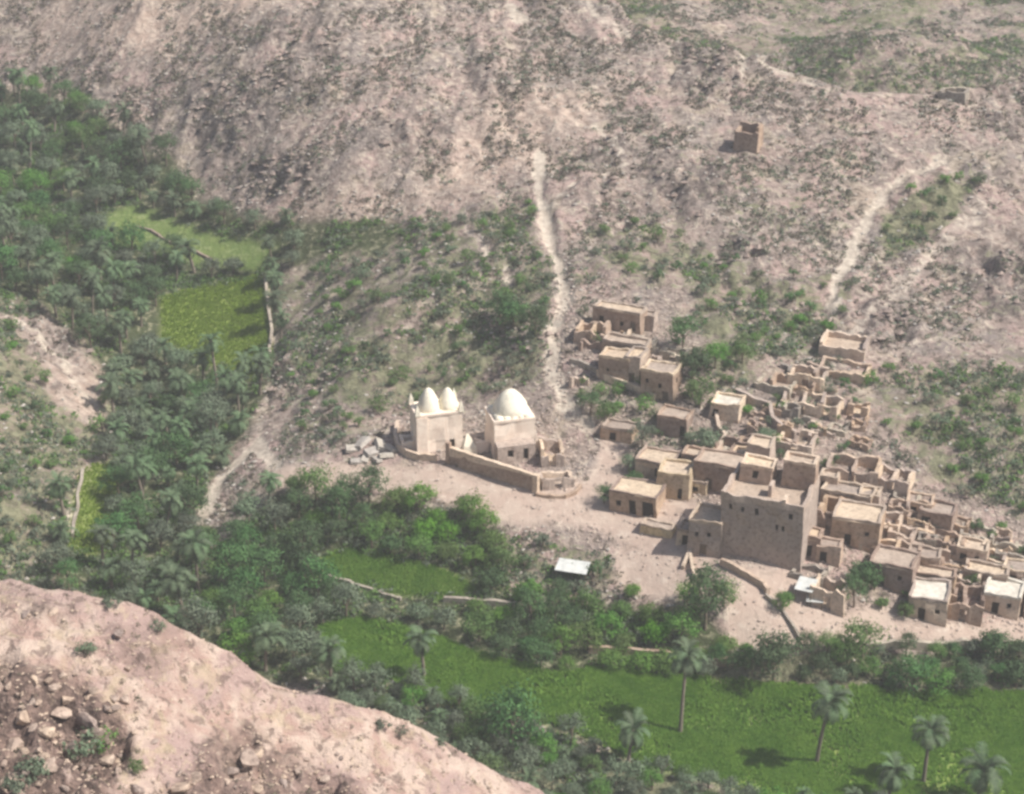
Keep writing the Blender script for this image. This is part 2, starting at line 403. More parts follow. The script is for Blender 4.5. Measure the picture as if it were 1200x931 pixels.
def make_ground():
    n = NT('hillside_ground')
    big = n.noise(.045, 5); mid = n.noise(.35, 6, .6, dist=.6); fine = n.noise(.85, 6, .64, dist=.5); tiny = n.noise(3.6, 4, .6)
    veg, path, plaza, spur = n.attr('veg'), n.attr('path'), n.attr('plaza'), n.attr('spur')
    rock, pale, fld, fyel, grv = n.attr('rock'), n.attr('pale'), n.attr('field'), n.attr('field_yellow'), n.attr('grove')
    soil = n.mix(n.rng(big, .38, .62), (.375, .28, .24), (.345, .28, .24))
    soil = n.mix(n.rng(mid, .35, .65), soil, (.30, .24, .21))
    pat = n.noise(.11, 5, .6, dist=1.0); pat2 = n.noise(.16, 5, .6, dist=.8)
    soil = n.mix(n.math('MULTIPLY', n.rng(pat, .51, .61), .8), soil, (.44, .315, .28))
    soil = n.mix(n.math('MULTIPLY', n.rng(pat, .47, .37), .75), soil, (.265, .225, .205))
    soil = n.mix(n.math('MULTIPLY', n.rng(pat2, .55, .65), .55), soil, (.43, .36, .265))
    soil = n.mix(n.rng(fine, .53, .63), soil, (.53, .45, .365))                      # pale stones and dust
    soil = n.mix(n.math('MULTIPLY', n.rng(fine, .47, .38), .85), soil, (.14, .115, .09))   # dark stones, dry plants, painted shade of crevices
    soil = n.mix(n.math('MULTIPLY', pale, n.rng(mid, .3, .6, .35, 1.0)), soil, n.mix(n.rng(fine, .42, .6), (.45, .335, .27), (.61, .49, .40)))
    rk = n.mix(n.rng(fine, .4, .6), (.13, .105, .095), (.30, .25, .22))  # dark rock colour, with the shade of the outcrops painted in
    soil = n.mix(n.math('MULTIPLY', rock, n.rng(mid, .35, .55)), soil, rk)
    # low dry grass and herbs
    f = n.math('ADD', n.math('MULTIPLY', mid, .7), n.math('MULTIPLY', fine, .75))
    f = n.math('ADD', f, n.math('MULTIPLY', veg, .62))
    gcol = n.mix(n.rng(fine, .4, .62), (.115, .125, .065), (.22, .225, .13))
    soil = n.mix(n.math('MULTIPLY', n.rng(f, 1.0, 1.18), .85), soil, gcol)
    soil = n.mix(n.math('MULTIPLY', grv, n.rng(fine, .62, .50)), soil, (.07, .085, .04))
    # bare trodden dirt
    dirt = n.mix(n.rng(mid, .35, .65), (.44, .335, .275), (.49, .39, .32))
    dirt = n.mix(n.math('MULTIPLY', n.rng(fine, .56, .66), .6), dirt, (.58, .49, .41))
    dirt = n.mix(n.math('MULTIPLY', n.rng(fine, .44, .34), .5), dirt, (.30, .235, .19))
    soil = n.mix(plaza, soil, dirt)
    pcol = n.mix(n.rng(fine, .4, .6), (.43, .365, .295), (.56, .49, .40))
    soil = n.mix(n.math('MULTIPLY', n.rng(n.math('ADD', path, n.math('MULTIPLY', fine, .9)), .72, 1.25), .85), soil, pcol)
    # the pink rocky spur
    sc = n.mix(n.rng(mid, .40, .58), (.44, .30, .25), (.58, .45, .37))
    sc = n.mix(n.rng(n.noise(.13, 4), .46, .6), sc, (.43, .305, .27))
    sc = n.mix(n.math('MULTIPLY', n.rng(fine, .47, .39), .8), sc, (.20, .145, .12))  # dark blotches painting the shade of cracks and crevices
    sc = n.mix(n.math('MULTIPLY', n.rng(tiny, .58, .68), .6), sc, (.64, .54, .44))
    sc = n.mix(n.math('MULTIPLY', n.rng(n.noise(.32, 5, .6, dist=1.2), .52, .66), .6), sc, (.50, .40, .27))
    sc = n.mix(n.math('MULTIPLY', rock, n.rng(n.noise(.8, 5), .28, .47)), sc, n.mix(n.rng(fine, .4, .6), (.10, .07, .06), (.25, .175, .145)))  # dark brown rock, also painting the shadow in its hollows
    sc = n.mix(n.rng(veg, .18, .5), sc, (.21, .19, .13))
    soil = n.mix(spur, soil, sc)
    # crop soil
    soil = n.mix(fld, soil, n.mix(n.rng(mid, .35, .65), (.19, .30, .065), (.25, .345, .09)))
    fx = n.noise(.09, 3); fw = n.t.nodes.new('ShaderNodeTexWave'); fw.inputs['Scale'].default_value = .32; fw.inputs['Distortion'].default_value = 2.5; fw.inputs['Detail'].default_value = 2
    n.t.links.new(n.tc.outputs['Object'], fw.inputs['Vector'])
    soil = n.mix(n.math('MULTIPLY', fld, n.rng(fx, .5, .62, 0.0, .6)), soil, (.27, .31, .09))
    soil = n.mix(n.math('MULTIPLY', fld, n.rng(fw.outputs['Fac'], .82, .98, 0.0, .5)), soil, (.12, .15, .06))
    soil = n.mix(fyel, soil, n.mix(n.rng(mid, .35, .65), (.25, .34, .06), (.31, .385, .085)))
    h = n.math('ADD', n.math('MULTIPLY', fine, 1.0), n.math('MULTIPLY', tiny, .35))
    calm = n.math('MAXIMUM', plaza, n.math('MAXIMUM', path, fld))
    n.bump(n.math('MULTIPLY', h, n.math('SUBTRACT', 1.0, n.math('MULTIPLY', calm, .75))), 1.0, .7)
    return n.out(soil)

def make_mud(name, c1, c2, var=.27, stain=.8):
    n = NT(name)
    r = n.rnd()
    a = n.noise(.5, 5, .6); b = n.noise(2.2, 6, .68)
    c = n.mix(n.rng(a, .36, .64), c1, c2)
    c = n.mix(n.math('MULTIPLY', n.rng(b, .50, .36), stain), c, tuple(x * .62 for x in c1))
    c = n.mix(n.math('MULTIPLY', n.rng(b, .56, .68), stain * .6), c, tuple(min(.9, x * 1.25) for x in c2))
    c = n.hsv(c, n.math('ADD', .49, n.math('MULTIPLY', r, .02)), n.math('ADD', .85, n.math('MULTIPLY', r, .3)), n.math('ADD', 1 - var, n.math('MULTIPLY', r, 2 * var)))
    n.bump(b, .55, .09)
    return n.out(c)

def make_leaf(name, c1, c2, trans=.25, var=.22):
    n = NT(name)
    r = n.rnd()
    a = n.noise(.4, 4, .6); b = n.noise(2.2, 3)
    c = n.mix(n.rng(n.math('ADD', n.math('MULTIPLY', a, .6), n.math('MULTIPLY', b, .4)), .36, .64), c1, c2)
    c = n.hsv(c, n.math('ADD', .485, n.math('MULTIPLY', r, .03)), n.math('ADD', .82, n.math('MULTIPLY', r, .3)), n.math('ADD', 1 - var, n.math('MULTIPLY', r, 2 * var)))
    n.out(c)
    n.b.inputs['Roughness'].default_value = .65
    tr = n.t.nodes.new('ShaderNodeBsdfTranslucent'); n.t.links.new(c, tr.inputs[0])
    ms = n.t.nodes.new('ShaderNodeMixShader'); ms.inputs[0].default_value = trans
    n.t.links.new(n.b.outputs[0], ms.inputs[1]); n.t.links.new(tr.outputs[0], ms.inputs[2])
    n.t.links.new(ms.outputs[0], n.t.nodes['Material Output'].inputs['Surface'])
    return n.m

def make_plain(name, c1, c2, scale=2.0, rough=.85):
    n = NT(name)
    n.b.inputs['Roughness'].default_value = rough
    a = n.noise(scale, 5, .65)
    n.bump(a, .3, .04)
    return n.out(n.mix(n.rng(a, .36, .64), c1, c2))

def make_white(name, c1, c2, grime):
    n = NT(name)
    a = n.noise(.9, 5, .65, dist=.8); big = n.noise(.6, 4, .6)
    mp = n.t.nodes.new('ShaderNodeMapping'); mp.inputs['Scale'].default_value = (2.4, 2.4, .18)
    n.t.links.new(n.tc.outputs['Object'], mp.inputs[0])
    st = n.noise(1.0, 4, .6, vec=mp.outputs[0])
    c = n.mix(n.rng(a, .38, .66), c1, c2)
    c = n.mix(n.math('MULTIPLY', n.rng(st, .54, .68), .55), c, grime)
    c = n.mix(n.math('MULTIPLY', n.rng(n.noise(2.5, 4), .6, .7), .4), c, grime)
    c = n.mix(n.math('MULTIPLY', n.rng(big, .55, .66), .45), c, grime)
    n.bump(a, .6, .12)
    return n.out(c)

MAT = {
 'ground': make_ground(),
 'mud': make_mud('mud_plaster', (.45, .335, .255), (.54, .42, .325)),
 'mud_dark': make_mud('brown_mud_brick', (.35, .25, .19), (.43, .325, .25)),
 'mud_grey': make_mud('grey_mud_render', (.47, .375, .30), (.54, .435, .35)),
 'mud_pale': make_mud('pale_mud_render', (.52, .41, .325), (.60, .485, .39)),
 'ochre': make_mud('ochre_plaster', (.53, .41, .26), (.59, .47, .31)),
 'stone': make_mud('rubble_stone', (.32, .275, .23), (.42, .365, .30), stain=.9),
 'roof': make_mud('earth_roof', (.44, .35, .275), (.53, .43, .34)),
 'roof_tan': make_mud('tan_earth_roof', (.41, .32, .25), (.48, .385, .305)),
 'roof_white': make_plain('whitish_roof', (.50, .46, .39), (.70, .65, .56), 1.2),
 'tin': make_plain('white_sheet', (.50, .51, .48), (.66, .66, .62), 1.0, .6),
 'white': make_white('dome_whitewash', (.80, .73, .59), (.86, .80, .66), (.56, .52, .42)),
 'cream': make_white('cream_limewash', (.85, .71, .59), (.89, .77, .65), (.66, .52, .42)),
 'dark': make_plain('dark_opening', (.035, .028, .022), (.06, .048, .038), 3.0),  # near-black colour painting the shade inside windows and doorways
 'wood': make_plain('weathered_wood', (.16, .125, .095), (.24, .19, .145), 4.0),
 'bark': make_plain('bark', (.13, .10, .075), (.21, .17, .13), 5.0),
 'palmbark': make_plain('palm_bark', (.15, .125, .10), (.25, .21, .165), 6.0),
 'rockm': make_mud('weathered_rock', (.33, .25, .205), (.47, .37, .30), .25, .9),
 'slab': make_mud('pale_slab_stone', (.40, .36, .31), (.50, .455, .395), .12, .5),
 'palm': make_leaf('palm_frond', (.105, .16, .085), (.185, .25, .14), .32),
 'leaf_dark': make_leaf('dark_leaf', (.07, .14, .055), (.14, .24, .095), .38),
 'leaf_mid': make_leaf('green_leaf', (.11, .22, .055), (.20, .335, .095), .44),
 'leaf_bright': make_leaf('bright_leaf', (.125, .255, .045), (.215, .36, .075), .45),
 'leaf_grey': make_leaf('grey_green_leaf', (.135, .18, .115), (.24, .29, .195), .34),
 'leaf_dry': make_leaf('dry_scrub_leaf', (.12, .11, .075), (.20, .18, .125), .15),
 'crop': make_leaf('crop_blade', (.19, .33, .065), (.28, .42, .095), .5, .05),
 'crop_yellow': make_leaf('yellow_crop_blade', (.24, .33, .055), (.31, .40, .08), .45, .05),
}

# ------------------------------------------------------------------ object helpers
def link(o, parent=None):
    COL.objects.link(o)
    if parent is not None: o.parent = parent
    return o
def tag(o, label, cat=None, group=None, kind=None):
    o['label'] = label
    if cat: o['category'] = cat
    if group: o['group'] = group
    if kind: o['kind'] = kind
    elif cat: o['kind'] = 'thing'
    return o
def np_mesh(name, verts, faces, smooth=False, mat=None):
    """faces: (n,3) or (n,4) int array"""
    me = bpy.data.meshes.new(name)
    verts = np.asarray(verts, np.float32); faces = np.asarray(faces, np.int32)
    k = faces.shape[1]; n = len(faces)
    me.vertices.add(len(verts)); me.vertices.foreach_set('co', verts.ravel())
    me.loops.add(n * k); me.loops.foreach_set('vertex_index', faces.ravel())
    me.polygons.add(n); me.polygons.foreach_set('loop_start', np.arange(n, dtype=np.int32) * k)
    try: me.polygons.foreach_set('loop_total', np.full(n, k, np.int32))
    except Exception: pass
    me.polygons.foreach_set('use_smooth', np.full(n, smooth, bool))
    me.update(calc_edges=True); me.validate()
    if mat: me.materials.append(mat)
    return me
class MB:
    def __init__(s): s.v = []; s.f = []
    def add(s, vs, fs):
        o = len(s.v); s.v.extend([tuple(p) for p in vs]); s.f.extend([tuple(i + o for i in f) for f in fs])
    def box(s, x0, x1, y0, y1, z0, z1):
        s.add([(x0,y0,z0),(x1,y0,z0),(x1,y1,z0),(x0,y1,z0),(x0,y0,z1),(x1,y0,z1),(x1,y1,z1),(x0,y1,z1)],
              [(0,3,2,1),(4,5,6,7),(0,1,5,4),(1,2,6,5),(2,3,7,6),(3,0,4,7)])
    def tube(s, pts, rads, n=6, cap=True):
        rings = []
        for i, p in enumerate(pts):
            p = Vector(p)
            d = (Vector(pts[min(i + 1, len(pts) - 1)]) - Vector(pts[max(i - 1, 0)])).normalized()
            a = d.orthogonal().normalized(); b = d.cross(a)
            rings.append([p + (a * math.cos(t) + b * math.sin(t)) * rads[i] for t in [2 * math.pi * k / n for k in range(n)]])
        o = len(s.v)
        for r in rings: s.v.extend([tuple(q) for q in r])
        for i in range(len(rings) - 1):
            for k in range(n):
                s.f.append((o + i * n + k, o + i * n + (k + 1) % n, o + (i + 1) * n + (k + 1) % n, o + (i + 1) * n + k))
        if cap: s.f.append(tuple(o + (len(rings) - 1) * n + k for k in range(n)))
    def mesh(s, name, mat, smooth=False):
        me = bpy.data.meshes.new(name); me.from_pydata(s.v, [], s.f); me.update()
        if smooth: me.polygons.foreach_set('use_smooth', np.ones(len(me.polygons), bool))
        me.materials.append(MAT[mat] if isinstance(mat, str) else mat); return me
    def obj(s, name, mat, parent=None, smooth=False):
        if parent is not None and name in ('wall', 'roof', 'parapet', 'window', 'door', 'doorway', 'upper_room', 'coping'):
            q = parent if parent.parent is None else parent.parent
            k = q.location.x * 3.7 + q.location.y; A = .085
            s.v = [(x + A * math.sin(1.3 * y + .9 * z + k) + .4 * A * math.sin(3.1 * z + 2.3 * x + k), y + A * math.sin(1.1 * x + 1.2 * z + 2 * k) + .4 * A * math.sin(3.3 * x + k),
                    z + (.8 * A * math.sin(.9 * x + .7 * y + k) if z > .8 else 0)) for x, y, z in s.v]
        return link(bpy.data.objects.new(name, s.mesh(name, mat, smooth)), parent)
def empty(name, loc, rz=0):
    o = bpy.data.objects.new(name, None); o.location = loc; o.rotation_euler = (0, 0, rz); o.empty_display_size = .5
    return link(o)
def copy_tree(o, parent=None):
    c = o.copy(); COL.objects.link(c); c.parent = parent
    for ch in list(o.children): copy_tree(ch, c)
    return c

# ------------------------------------------------------------------ the ground, split into its kinds
ny, nx = X.shape
VID = np.arange(ny * nx).reshape(ny, nx)
Q = np.stack([VID[:-1, :-1], VID[:-1, 1:], VID[1:, 1:], VID[1:, :-1]], -1).reshape(-1, 4)
def fmean(A): return ((A[:-1, :-1] + A[:-1, 1:] + A[1:, 1:] + A[1:, :-1]) / 4).ravel()
cls = np.zeros(len(Q), int)
cls[fmean(is_far.astype(float)) > .5] = 5
cls[fmean(path) > .42] = 2
cls[fmean(plaza) > .5] = 1
cls[fmean(field) > .5] = 3
cls[fmean(spur) > .5] = 4
co = np.stack([X.ravel(), Y.ravel(), H.ravel()], 1)
fyel = np.maximum(fields[2], fields[3] * .8)
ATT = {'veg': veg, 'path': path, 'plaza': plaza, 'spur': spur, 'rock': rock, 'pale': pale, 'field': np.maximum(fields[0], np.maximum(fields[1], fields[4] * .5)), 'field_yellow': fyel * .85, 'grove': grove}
for k, nm in enumerate(['ground', 'dirt_square', 'footpath', 'field', 'rocky_spur', 'far_hill']):
    q = Q[cls == k]
    used, inv = np.unique(q.ravel(), return_inverse=True)
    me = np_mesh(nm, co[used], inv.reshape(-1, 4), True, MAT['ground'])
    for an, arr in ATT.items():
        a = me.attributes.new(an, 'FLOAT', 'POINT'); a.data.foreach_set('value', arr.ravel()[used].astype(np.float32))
    o = link(bpy.data.objects.new(nm, me))
    tag(o, {'ground': 'dry stony hillsides and green valley floor', 'dirt_square': 'bare trodden dirt square below the domed tombs and yards',
            'footpath': 'pale worn footpaths climbing the hill', 'field': 'green cultivated valley fields', 'rocky_spur': 'pinkish rocky spur above the valley',
            'far_hill': 'further scrubby hill beyond the ridge'}[nm], kind='structure')

# ------------------------------------------------------------------ buildings
YAW = math.radians(-21)
WIN = [0]
def facade(mb, p0, p1, z0, z1, lean, openings, ctr, depth=.28):
    """one outer wall face from p0 to p1 (xy); openings (s0, s1, h0, h1) in metres; recessed reveals; batter towards ctr"""
    p0 = Vector((*p0, 0)); p1 = Vector((*p1, 0)); L = (p1 - p0).length; d = (p1 - p0) / L; nrm = Vector((d.y, -d.x, 0))
    xs = sorted(set([0, L] + [x for o in openings for x in o[:2]] + [L * k / max(1, int(L / 1.2)) for k in range(1, max(1, int(L / 1.2)))]))
    hs = sorted(set([z0, z1] + [h for o in openings for h in o[2:]] + [z0 + (z1 - z0) * k / 3 for k in (1, 2)]))
    def pt(s, h, inn=0):
        k = 1 - lean * (h - z0) / max(.1, z1 - z0)
        q = p0 + d * s
        q = Vector((q.x * k, q.y * k, h)) - nrm * inn
        if inn == 0 and 0 < s < L:
            j = .05 * math.sin(s * 2.3 + h * 1.9 + p0.x * 3.1); q = q + nrm * j
        return q
    for i in range(len(xs) - 1):
        for j in range(len(hs) - 1):
            a, b, lo, hi = xs[i], xs[i + 1], hs[j], hs[j + 1]
            m = ((a + b) / 2, (lo + hi) / 2)
            if any(o[0] < m[0] < o[1] and o[2] < m[1] < o[3] for o in openings): continue
            mb.add([pt(a, lo), pt(b, lo), pt(b, hi), pt(a, hi)], [(0, 1, 2, 3)])
    rec = []
    for (a, b, lo, hi) in openings:
        o_ = [pt(a, lo), pt(b, lo), pt(b, hi), pt(a, hi)]; i_ = [pt(a, lo, depth), pt(b, lo, depth), pt(b, hi, depth), pt(a, hi, depth)]
        mb.add(o_ + i_, [(0, 4, 5, 1), (1, 5, 6, 2), (2, 6, 7, 3), (3, 7, 4, 0)])
        rec.append([pt(a, lo, depth - .03), pt(b, lo, depth - .03), pt(b, hi, depth - .03), pt(a, hi, depth - .03), nrm])
    return rec
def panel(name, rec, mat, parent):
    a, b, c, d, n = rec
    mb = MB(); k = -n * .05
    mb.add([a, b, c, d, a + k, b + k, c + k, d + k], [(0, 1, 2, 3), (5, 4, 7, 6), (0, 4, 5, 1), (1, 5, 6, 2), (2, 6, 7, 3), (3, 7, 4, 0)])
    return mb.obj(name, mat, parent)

def ring_wall(mb, pts, closed, zb, tops, th, rnd, step=.7, worn=.08, gaps=()):
    """thick wall along points; tops: height function(s) ; gaps = list of (s0, s1, head) openings"""
    n = len(pts); acc = 0
    for i in range(n if closed else n - 1):
        a = Vector((*pts[i], 0)); b = Vector((*pts[(i + 1) % n], 0)); L = (b - a).length; d = (b - a) / L; nr = Vector((d.y, -d.x, 0))
        cuts = sorted(set([0, L] + [L * k / max(1, round(L / step)) for k in range(1, max(1, round(L / step)))] + [min(max(g - acc, 0), L) for gp in gaps for g in gp[:2]]))
        hp = [tops(acc + c) + rnd.uniform(-worn, worn) for c in cuts]
        jp = [rnd.uniform(-.03, .03) for c in cuts]
        for k in range(len(cuts) - 1):
            s0, s1 = cuts[k], cuts[k + 1]
            if s1 - s0 < .02: continue
            base = [zb, zb]
            for g in gaps:
                if g[0] < acc + (s0 + s1) / 2 < g[1]: base = [g[2], g[2]]
            if base[0] >= min(hp[k], hp[k + 1]) - .02: continue
            o0 = a + d * s0 + nr * jp[k]; o1 = a + d * s1 + nr * jp[k + 1]; i0 = o0 - nr * th; i1 = o1 - nr * th
            V8 = [(o0.x, o0.y, base[0]), (o1.x, o1.y, base[1]), (i1.x, i1.y, base[1]), (i0.x, i0.y, base[0]),
                  (o0.x, o0.y, hp[k]), (o1.x, o1.y, hp[k + 1]), (i1.x, i1.y, hp[k + 1] - .04), (i0.x, i0.y, hp[k] - .04)]
            mb.add(V8, [(0, 3, 2, 1), (4, 5, 6, 7), (0, 1, 5, 4), (1, 2, 6, 5), (2, 3, 7, 6), (3, 0, 4, 7)])
        acc += L

def base_z(c, w, d, yaw):
    ca, sa = math.cos(yaw), math.sin(yaw)
    zs = [float(hgt(c.x + ca * x - sa * y, c.y + sa * x + ca * y)) for x in (-w / 2, 0, w / 2) for y in (-d / 2, 0, d / 2)]
    return min(zs), max(zs)
def spot(u, v, d, yaw):
    p = P(u, v)
    return Vector((p.x - math.sin(yaw) * d / 2, p.y + math.cos(yaw) * d / 2, p.z))

def house(name, label, u, v, w, d, h, wall='mud', roof='roof', front=(), right=(), left=(), yaw=YAW, par=.26, worn=.12, lean=.03, group=None, cat='house', seed=None):
    """flat-roofed house: front/right/left openings as (centre fraction, sill, width, height, kind)"""
    rnd = random.Random(seed if seed is not None else int(u * 7 + v)); yaw = yaw + rnd.uniform(-.07, .07)
    c = spot(u, v, d, yaw); lo, hi = base_z(c, w, d, yaw)
    g = P(u, v).z
    root = empty(name, (c.x, c.y, g), yaw); tag(root, label, cat, group)
    zb = lo - g - .5; zt = h
    X2, Y2 = w / 2, d / 2
    cs = [(-X2, -Y2), (X2, -Y2), (X2, Y2), (-X2, Y2)]
    mb = MB(); recs = []
    for k, ops in ((0, front), (1, right), (2, ()), (3, left)):
        a, b = cs[k], cs[(k + 1) % 4]; L = math.hypot(b[0] - a[0], b[1] - a[1])
        oo = [(L * f - ww / 2, L * f + ww / 2, max(zb + .05, s), min(s + hh, zt - .1)) for f, s, ww, hh, kd in ops]
        rr = facade(mb, a, b, zb, zt, lean, oo, (0, 0))
        recs += [(r, o[4]) for r, o in zip(rr, ops)]
    mb.obj('wall', wall, root)
    for r, kd in recs:
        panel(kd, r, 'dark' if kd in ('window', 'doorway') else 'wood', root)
    k = 1 - lean
    ins = .04
    mb = MB(); mb.box(-X2 * k + ins, X2 * k - ins, -Y2 * k + ins, Y2 * k - ins, zt - .22, zt - .06)
    # uneven earth roof
    mb.obj('roof', roof, root)
    mb = MB(); e = .025
    ring_wall(mb, [(-X2 * k - e, -Y2 * k - e), (X2 * k + e, -Y2 * k - e), (X2 * k + e, Y2 * k + e), (-X2 * k - e, Y2 * k + e)], True, zt - .12, lambda s: zt + par, .32, rnd, .75, worn)
    mb.obj('parapet', roof if rnd.random() < .5 else wall, root)
    return root

def ruin(name, label, u, v, w, d, h, wall='mud_dark', yaw=YAW, broken=.5, th=.42, gap=True, group=None, cat='ruin', floor=True, cross=False):
    """roofless mud-brick room with worn wall tops; each wall is a part"""
    rnd = random.Random(int(u * 5 + v * 3)); yaw = yaw + rnd.uniform(-.1, .1)
    c = spot(u, v, d, yaw); lo, hi = base_z(c, w, d, yaw); g = P(u, v).z
    root = empty(name, (c.x, c.y, g), yaw); tag(root, label, cat, group)
    zb = lo - g - .5
    X2, Y2 = w / 2, d / 2
    sides = [((-X2, -Y2), (X2, -Y2)), ((X2, -Y2 + th), (X2, Y2 - th)), ((X2, Y2), (-X2, Y2)), ((-X2, Y2 - th), (-X2, -Y2 + th))]
    for i, (a, b) in enumerate(sides):
        L = math.hypot(b[0] - a[0], b[1] - a[1])
        if L < .3: continue
        ph = rnd.uniform(0, 6); hh = h * rnd.uniform(.82, 1.08) * (1.0 if i != 0 else rnd.uniform(.75, 1.0))
        lowz = max(hi - g, 0) * .6
        f = lambda s, hh=hh, ph=ph, L=L: max(.35 + lowz, lowz * .4 + hh * (1 - broken * 1.25 * float(vnoise(s * .8 + ph * 7, ph * 3, 5)) * float(vnoise(s * 2.1 + ph, 1.5, 6)) ** .5))
        mb = MB()
        gaps = [(L * .5 - .45, L * .5 + .45, min(1.9, hh * .8))] if (gap and i == 0 and L > 2.4) else []
        ring_wall(mb, [a, b], False, zb, f, th, rnd, .5, .17, gaps)
        mb.obj('wall', wall, root)
    if cross:
        mb = MB(); ring_wall(mb, [(X2 * .1, -Y2 + th), (X2 * .1, Y2 - th)], False, zb, lambda s: h * .75, th, rnd, .6, .15); mb.obj('wall', wall, root)
    if floor:
        mb = MB(); zf = max((hi + lo) / 2 - g, .0) + .12
        mb.box(-X2 + th * .8, X2 - th * .8, -Y2 + th * .8, Y2 - th * .8, zb, zf); mb.obj('rubble_floor', 'roof_tan', root)
    return root

def garden_wall(name, label, px, h, th=.45, mat='stone', worn=.1, group=None, cat='wall', drop=None):
    """low wall following the ground along pixel points"""
    pts = [P(*p) for p in px]
    o = pts[0].copy(); root_loc = (o.x, o.y, o.z)
    rnd = random.Random(int(px[0][0] * 3 + px[0][1]))
    mb = MB()
    prev = None
    for a, b in zip(pts[:-1], pts[1:]):
        L = (b.xy - a.xy).length; n = max(1, round(L / .7)); d = (b.xy - a.xy) / L; nr = Vector((d.y, -d.x))
        for k in range(n):
            q = []
            for t in (k / n, (k + 1) / n):
                c = a.xy.lerp(b.xy, t); z = float(hgt(c.x, c.y)); q.append((c, z))
            (c0, z0), (c1, z1) = q
            t0 = z0 + h + rnd.uniform(-worn, worn) if prev is None else prev
            t1 = z1 + h + rnd.uniform(-worn, worn); prev = t1
            w2 = nr * th / 2
            zz = min(z0, z1) - .6
            V8 = [(*(c0 + w2), zz), (*(c1 + w2), zz), (*(c1 - w2), zz), (*(c0 - w2), zz), (*(c0 + w2), t0), (*(c1 + w2), t1), (*(c1 - w2), t1), (*(c0 - w2), t0)]
            V8 = [(x - o.x, y - o.y, z - o.z) for x, y, z in V8]
            mb.add(V8, [(0, 3, 2, 1), (4, 5, 6, 7), (0, 1, 5, 4), (1, 2, 6, 5), (2, 3, 7, 6), (3, 0, 4, 7)])
    ob = mb.obj(name, mat); ob.location = root_loc
    return tag(ob, label, cat, group)

# ---- the domed tombs
def dome(mb, cx, cy, z0, rx, ry, h, sharp=.62, n=28, m=12, drum=0):
    rings = []
    if drum: rings.append((1.0, z0 - drum))
    for i in range(m):
        t = i / m
        a = t * math.pi / 2
        zz = t
        r = sharp * math.sqrt(max(0, 1 - t ** 2.1)) + (1 - sharp) * (1 - t ** 1.25)
        rings.append((r, z0 + h * zz))
    o = len(mb.v)
    for r, z in rings:
        for k in range(n):
            t = 2 * math.pi * k / n
            j = 1 + .025 * math.sin(3 * t + z * 2 + cx) + .02 * math.sin(7 * t + z * 5)
            mb.v.append((cx + rx * r * j * math.cos(t), cy + ry * r * j * math.sin(t), z))
    for i in range(len(rings) - 1):
        for k in range(n):
            mb.f.append((o + i * n + k, o + i * n + (k + 1) % n, o + (i + 1) * n + (k + 1) % n, o + (i + 1) * n + k))
    mb.v.append((cx, cy, z0 + h)); t = len(mb.v) - 1; b = o + (len(rings) - 1) * n
    for k in range(n): mb.f.append((b + k, b + (k + 1) % n, t))
def spike(mb, x, y, z, r, h):
    mb.add([(x - r, y - r, z), (x + r, y - r, z), (x + r, y + r, z), (x - r, y + r, z), (x - r * .8, y - r * .8, z + h * .45), (x + r * .8, y - r * .8, z + h * .45),
            (x + r * .8, y + r * .8, z + h * .45), (x - r * .8, y + r * .8, z + h * .45), (x, y, z + h)],
           [(0, 1, 5, 4), (1, 2, 6, 5), (2, 3, 7, 6), (3, 0, 4, 7), (4, 5, 8), (5, 6, 8), (6, 7, 8), (7, 4, 8)])

yw = math.radians(15)
w, d, h = 6.3, 4.4, 5.4
c = spot(516, 529, d, yw); lo, hi = base_z(c, w, d, yw); g = P(516, 529).z
t1 = empty('domed_tomb', (c.x, c.y, g), yw)
tag(t1, 'cream walled tomb with two pointed white domes side by side', 'tomb')
mb = MB(); X2, Y2 = w / 2, d / 2; cs = [(-X2, -Y2), (X2, -Y2), (X2, Y2), (-X2, Y2)]
rec = []
for k in range(4):
    rec += facade(mb, cs[k], cs[(k + 1) % 4], lo - g - .5, h, .02, [(4.4, 5.1, .1, 1.6)] if k == 0 else [], 0)
mb.obj('wall', 'cream', t1)
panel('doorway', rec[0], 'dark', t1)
mb = MB(); ring_wall(mb, [(-X2 - .04, -Y2 - .04), (X2 + .04, -Y2 - .04), (X2 + .04, Y2 + .04), (-X2 - .04, Y2 + .04)], True, h - .18, lambda s: h + .12, .5, random.Random(3), .8, .03)
mb.obj('cornice', 'cream', t1)
mb = MB(); mb.box(-X2 + .2, X2 - .2, -Y2 + .2, Y2 - .2, h - .3, h - .02); mb.obj('roof', 'white', t1)
mb = MB(); mb.box(-X2 + .0, -X2 + 1.45, -Y2 - .14, -Y2 + .06, lo - g - .5, h - .25); mb.obj('buttress', 'cream', t1)
mb = MB(); dome(mb, -1.0, 0, h + .3, 1.5, 1.6, 2.75, .46, n=12, drum=.5); mb.obj('dome', 'white', t1, True)
mb = MB(); dome(mb, 1.62, .1, h + .25, 1.32, 1.5, 2.5, .42, n=12, drum=.45); mb.obj('dome', 'white', t1, True)
for sx, sy in ((-1, -1), (1, -1), (1, 1), (-1, 1)):
    mb = MB(); spike(mb, sx * (X2 - .2), sy * (Y2 - .2), h + .05, .34, 1.6); mb.obj('corner_pinnacle', 'white', t1)

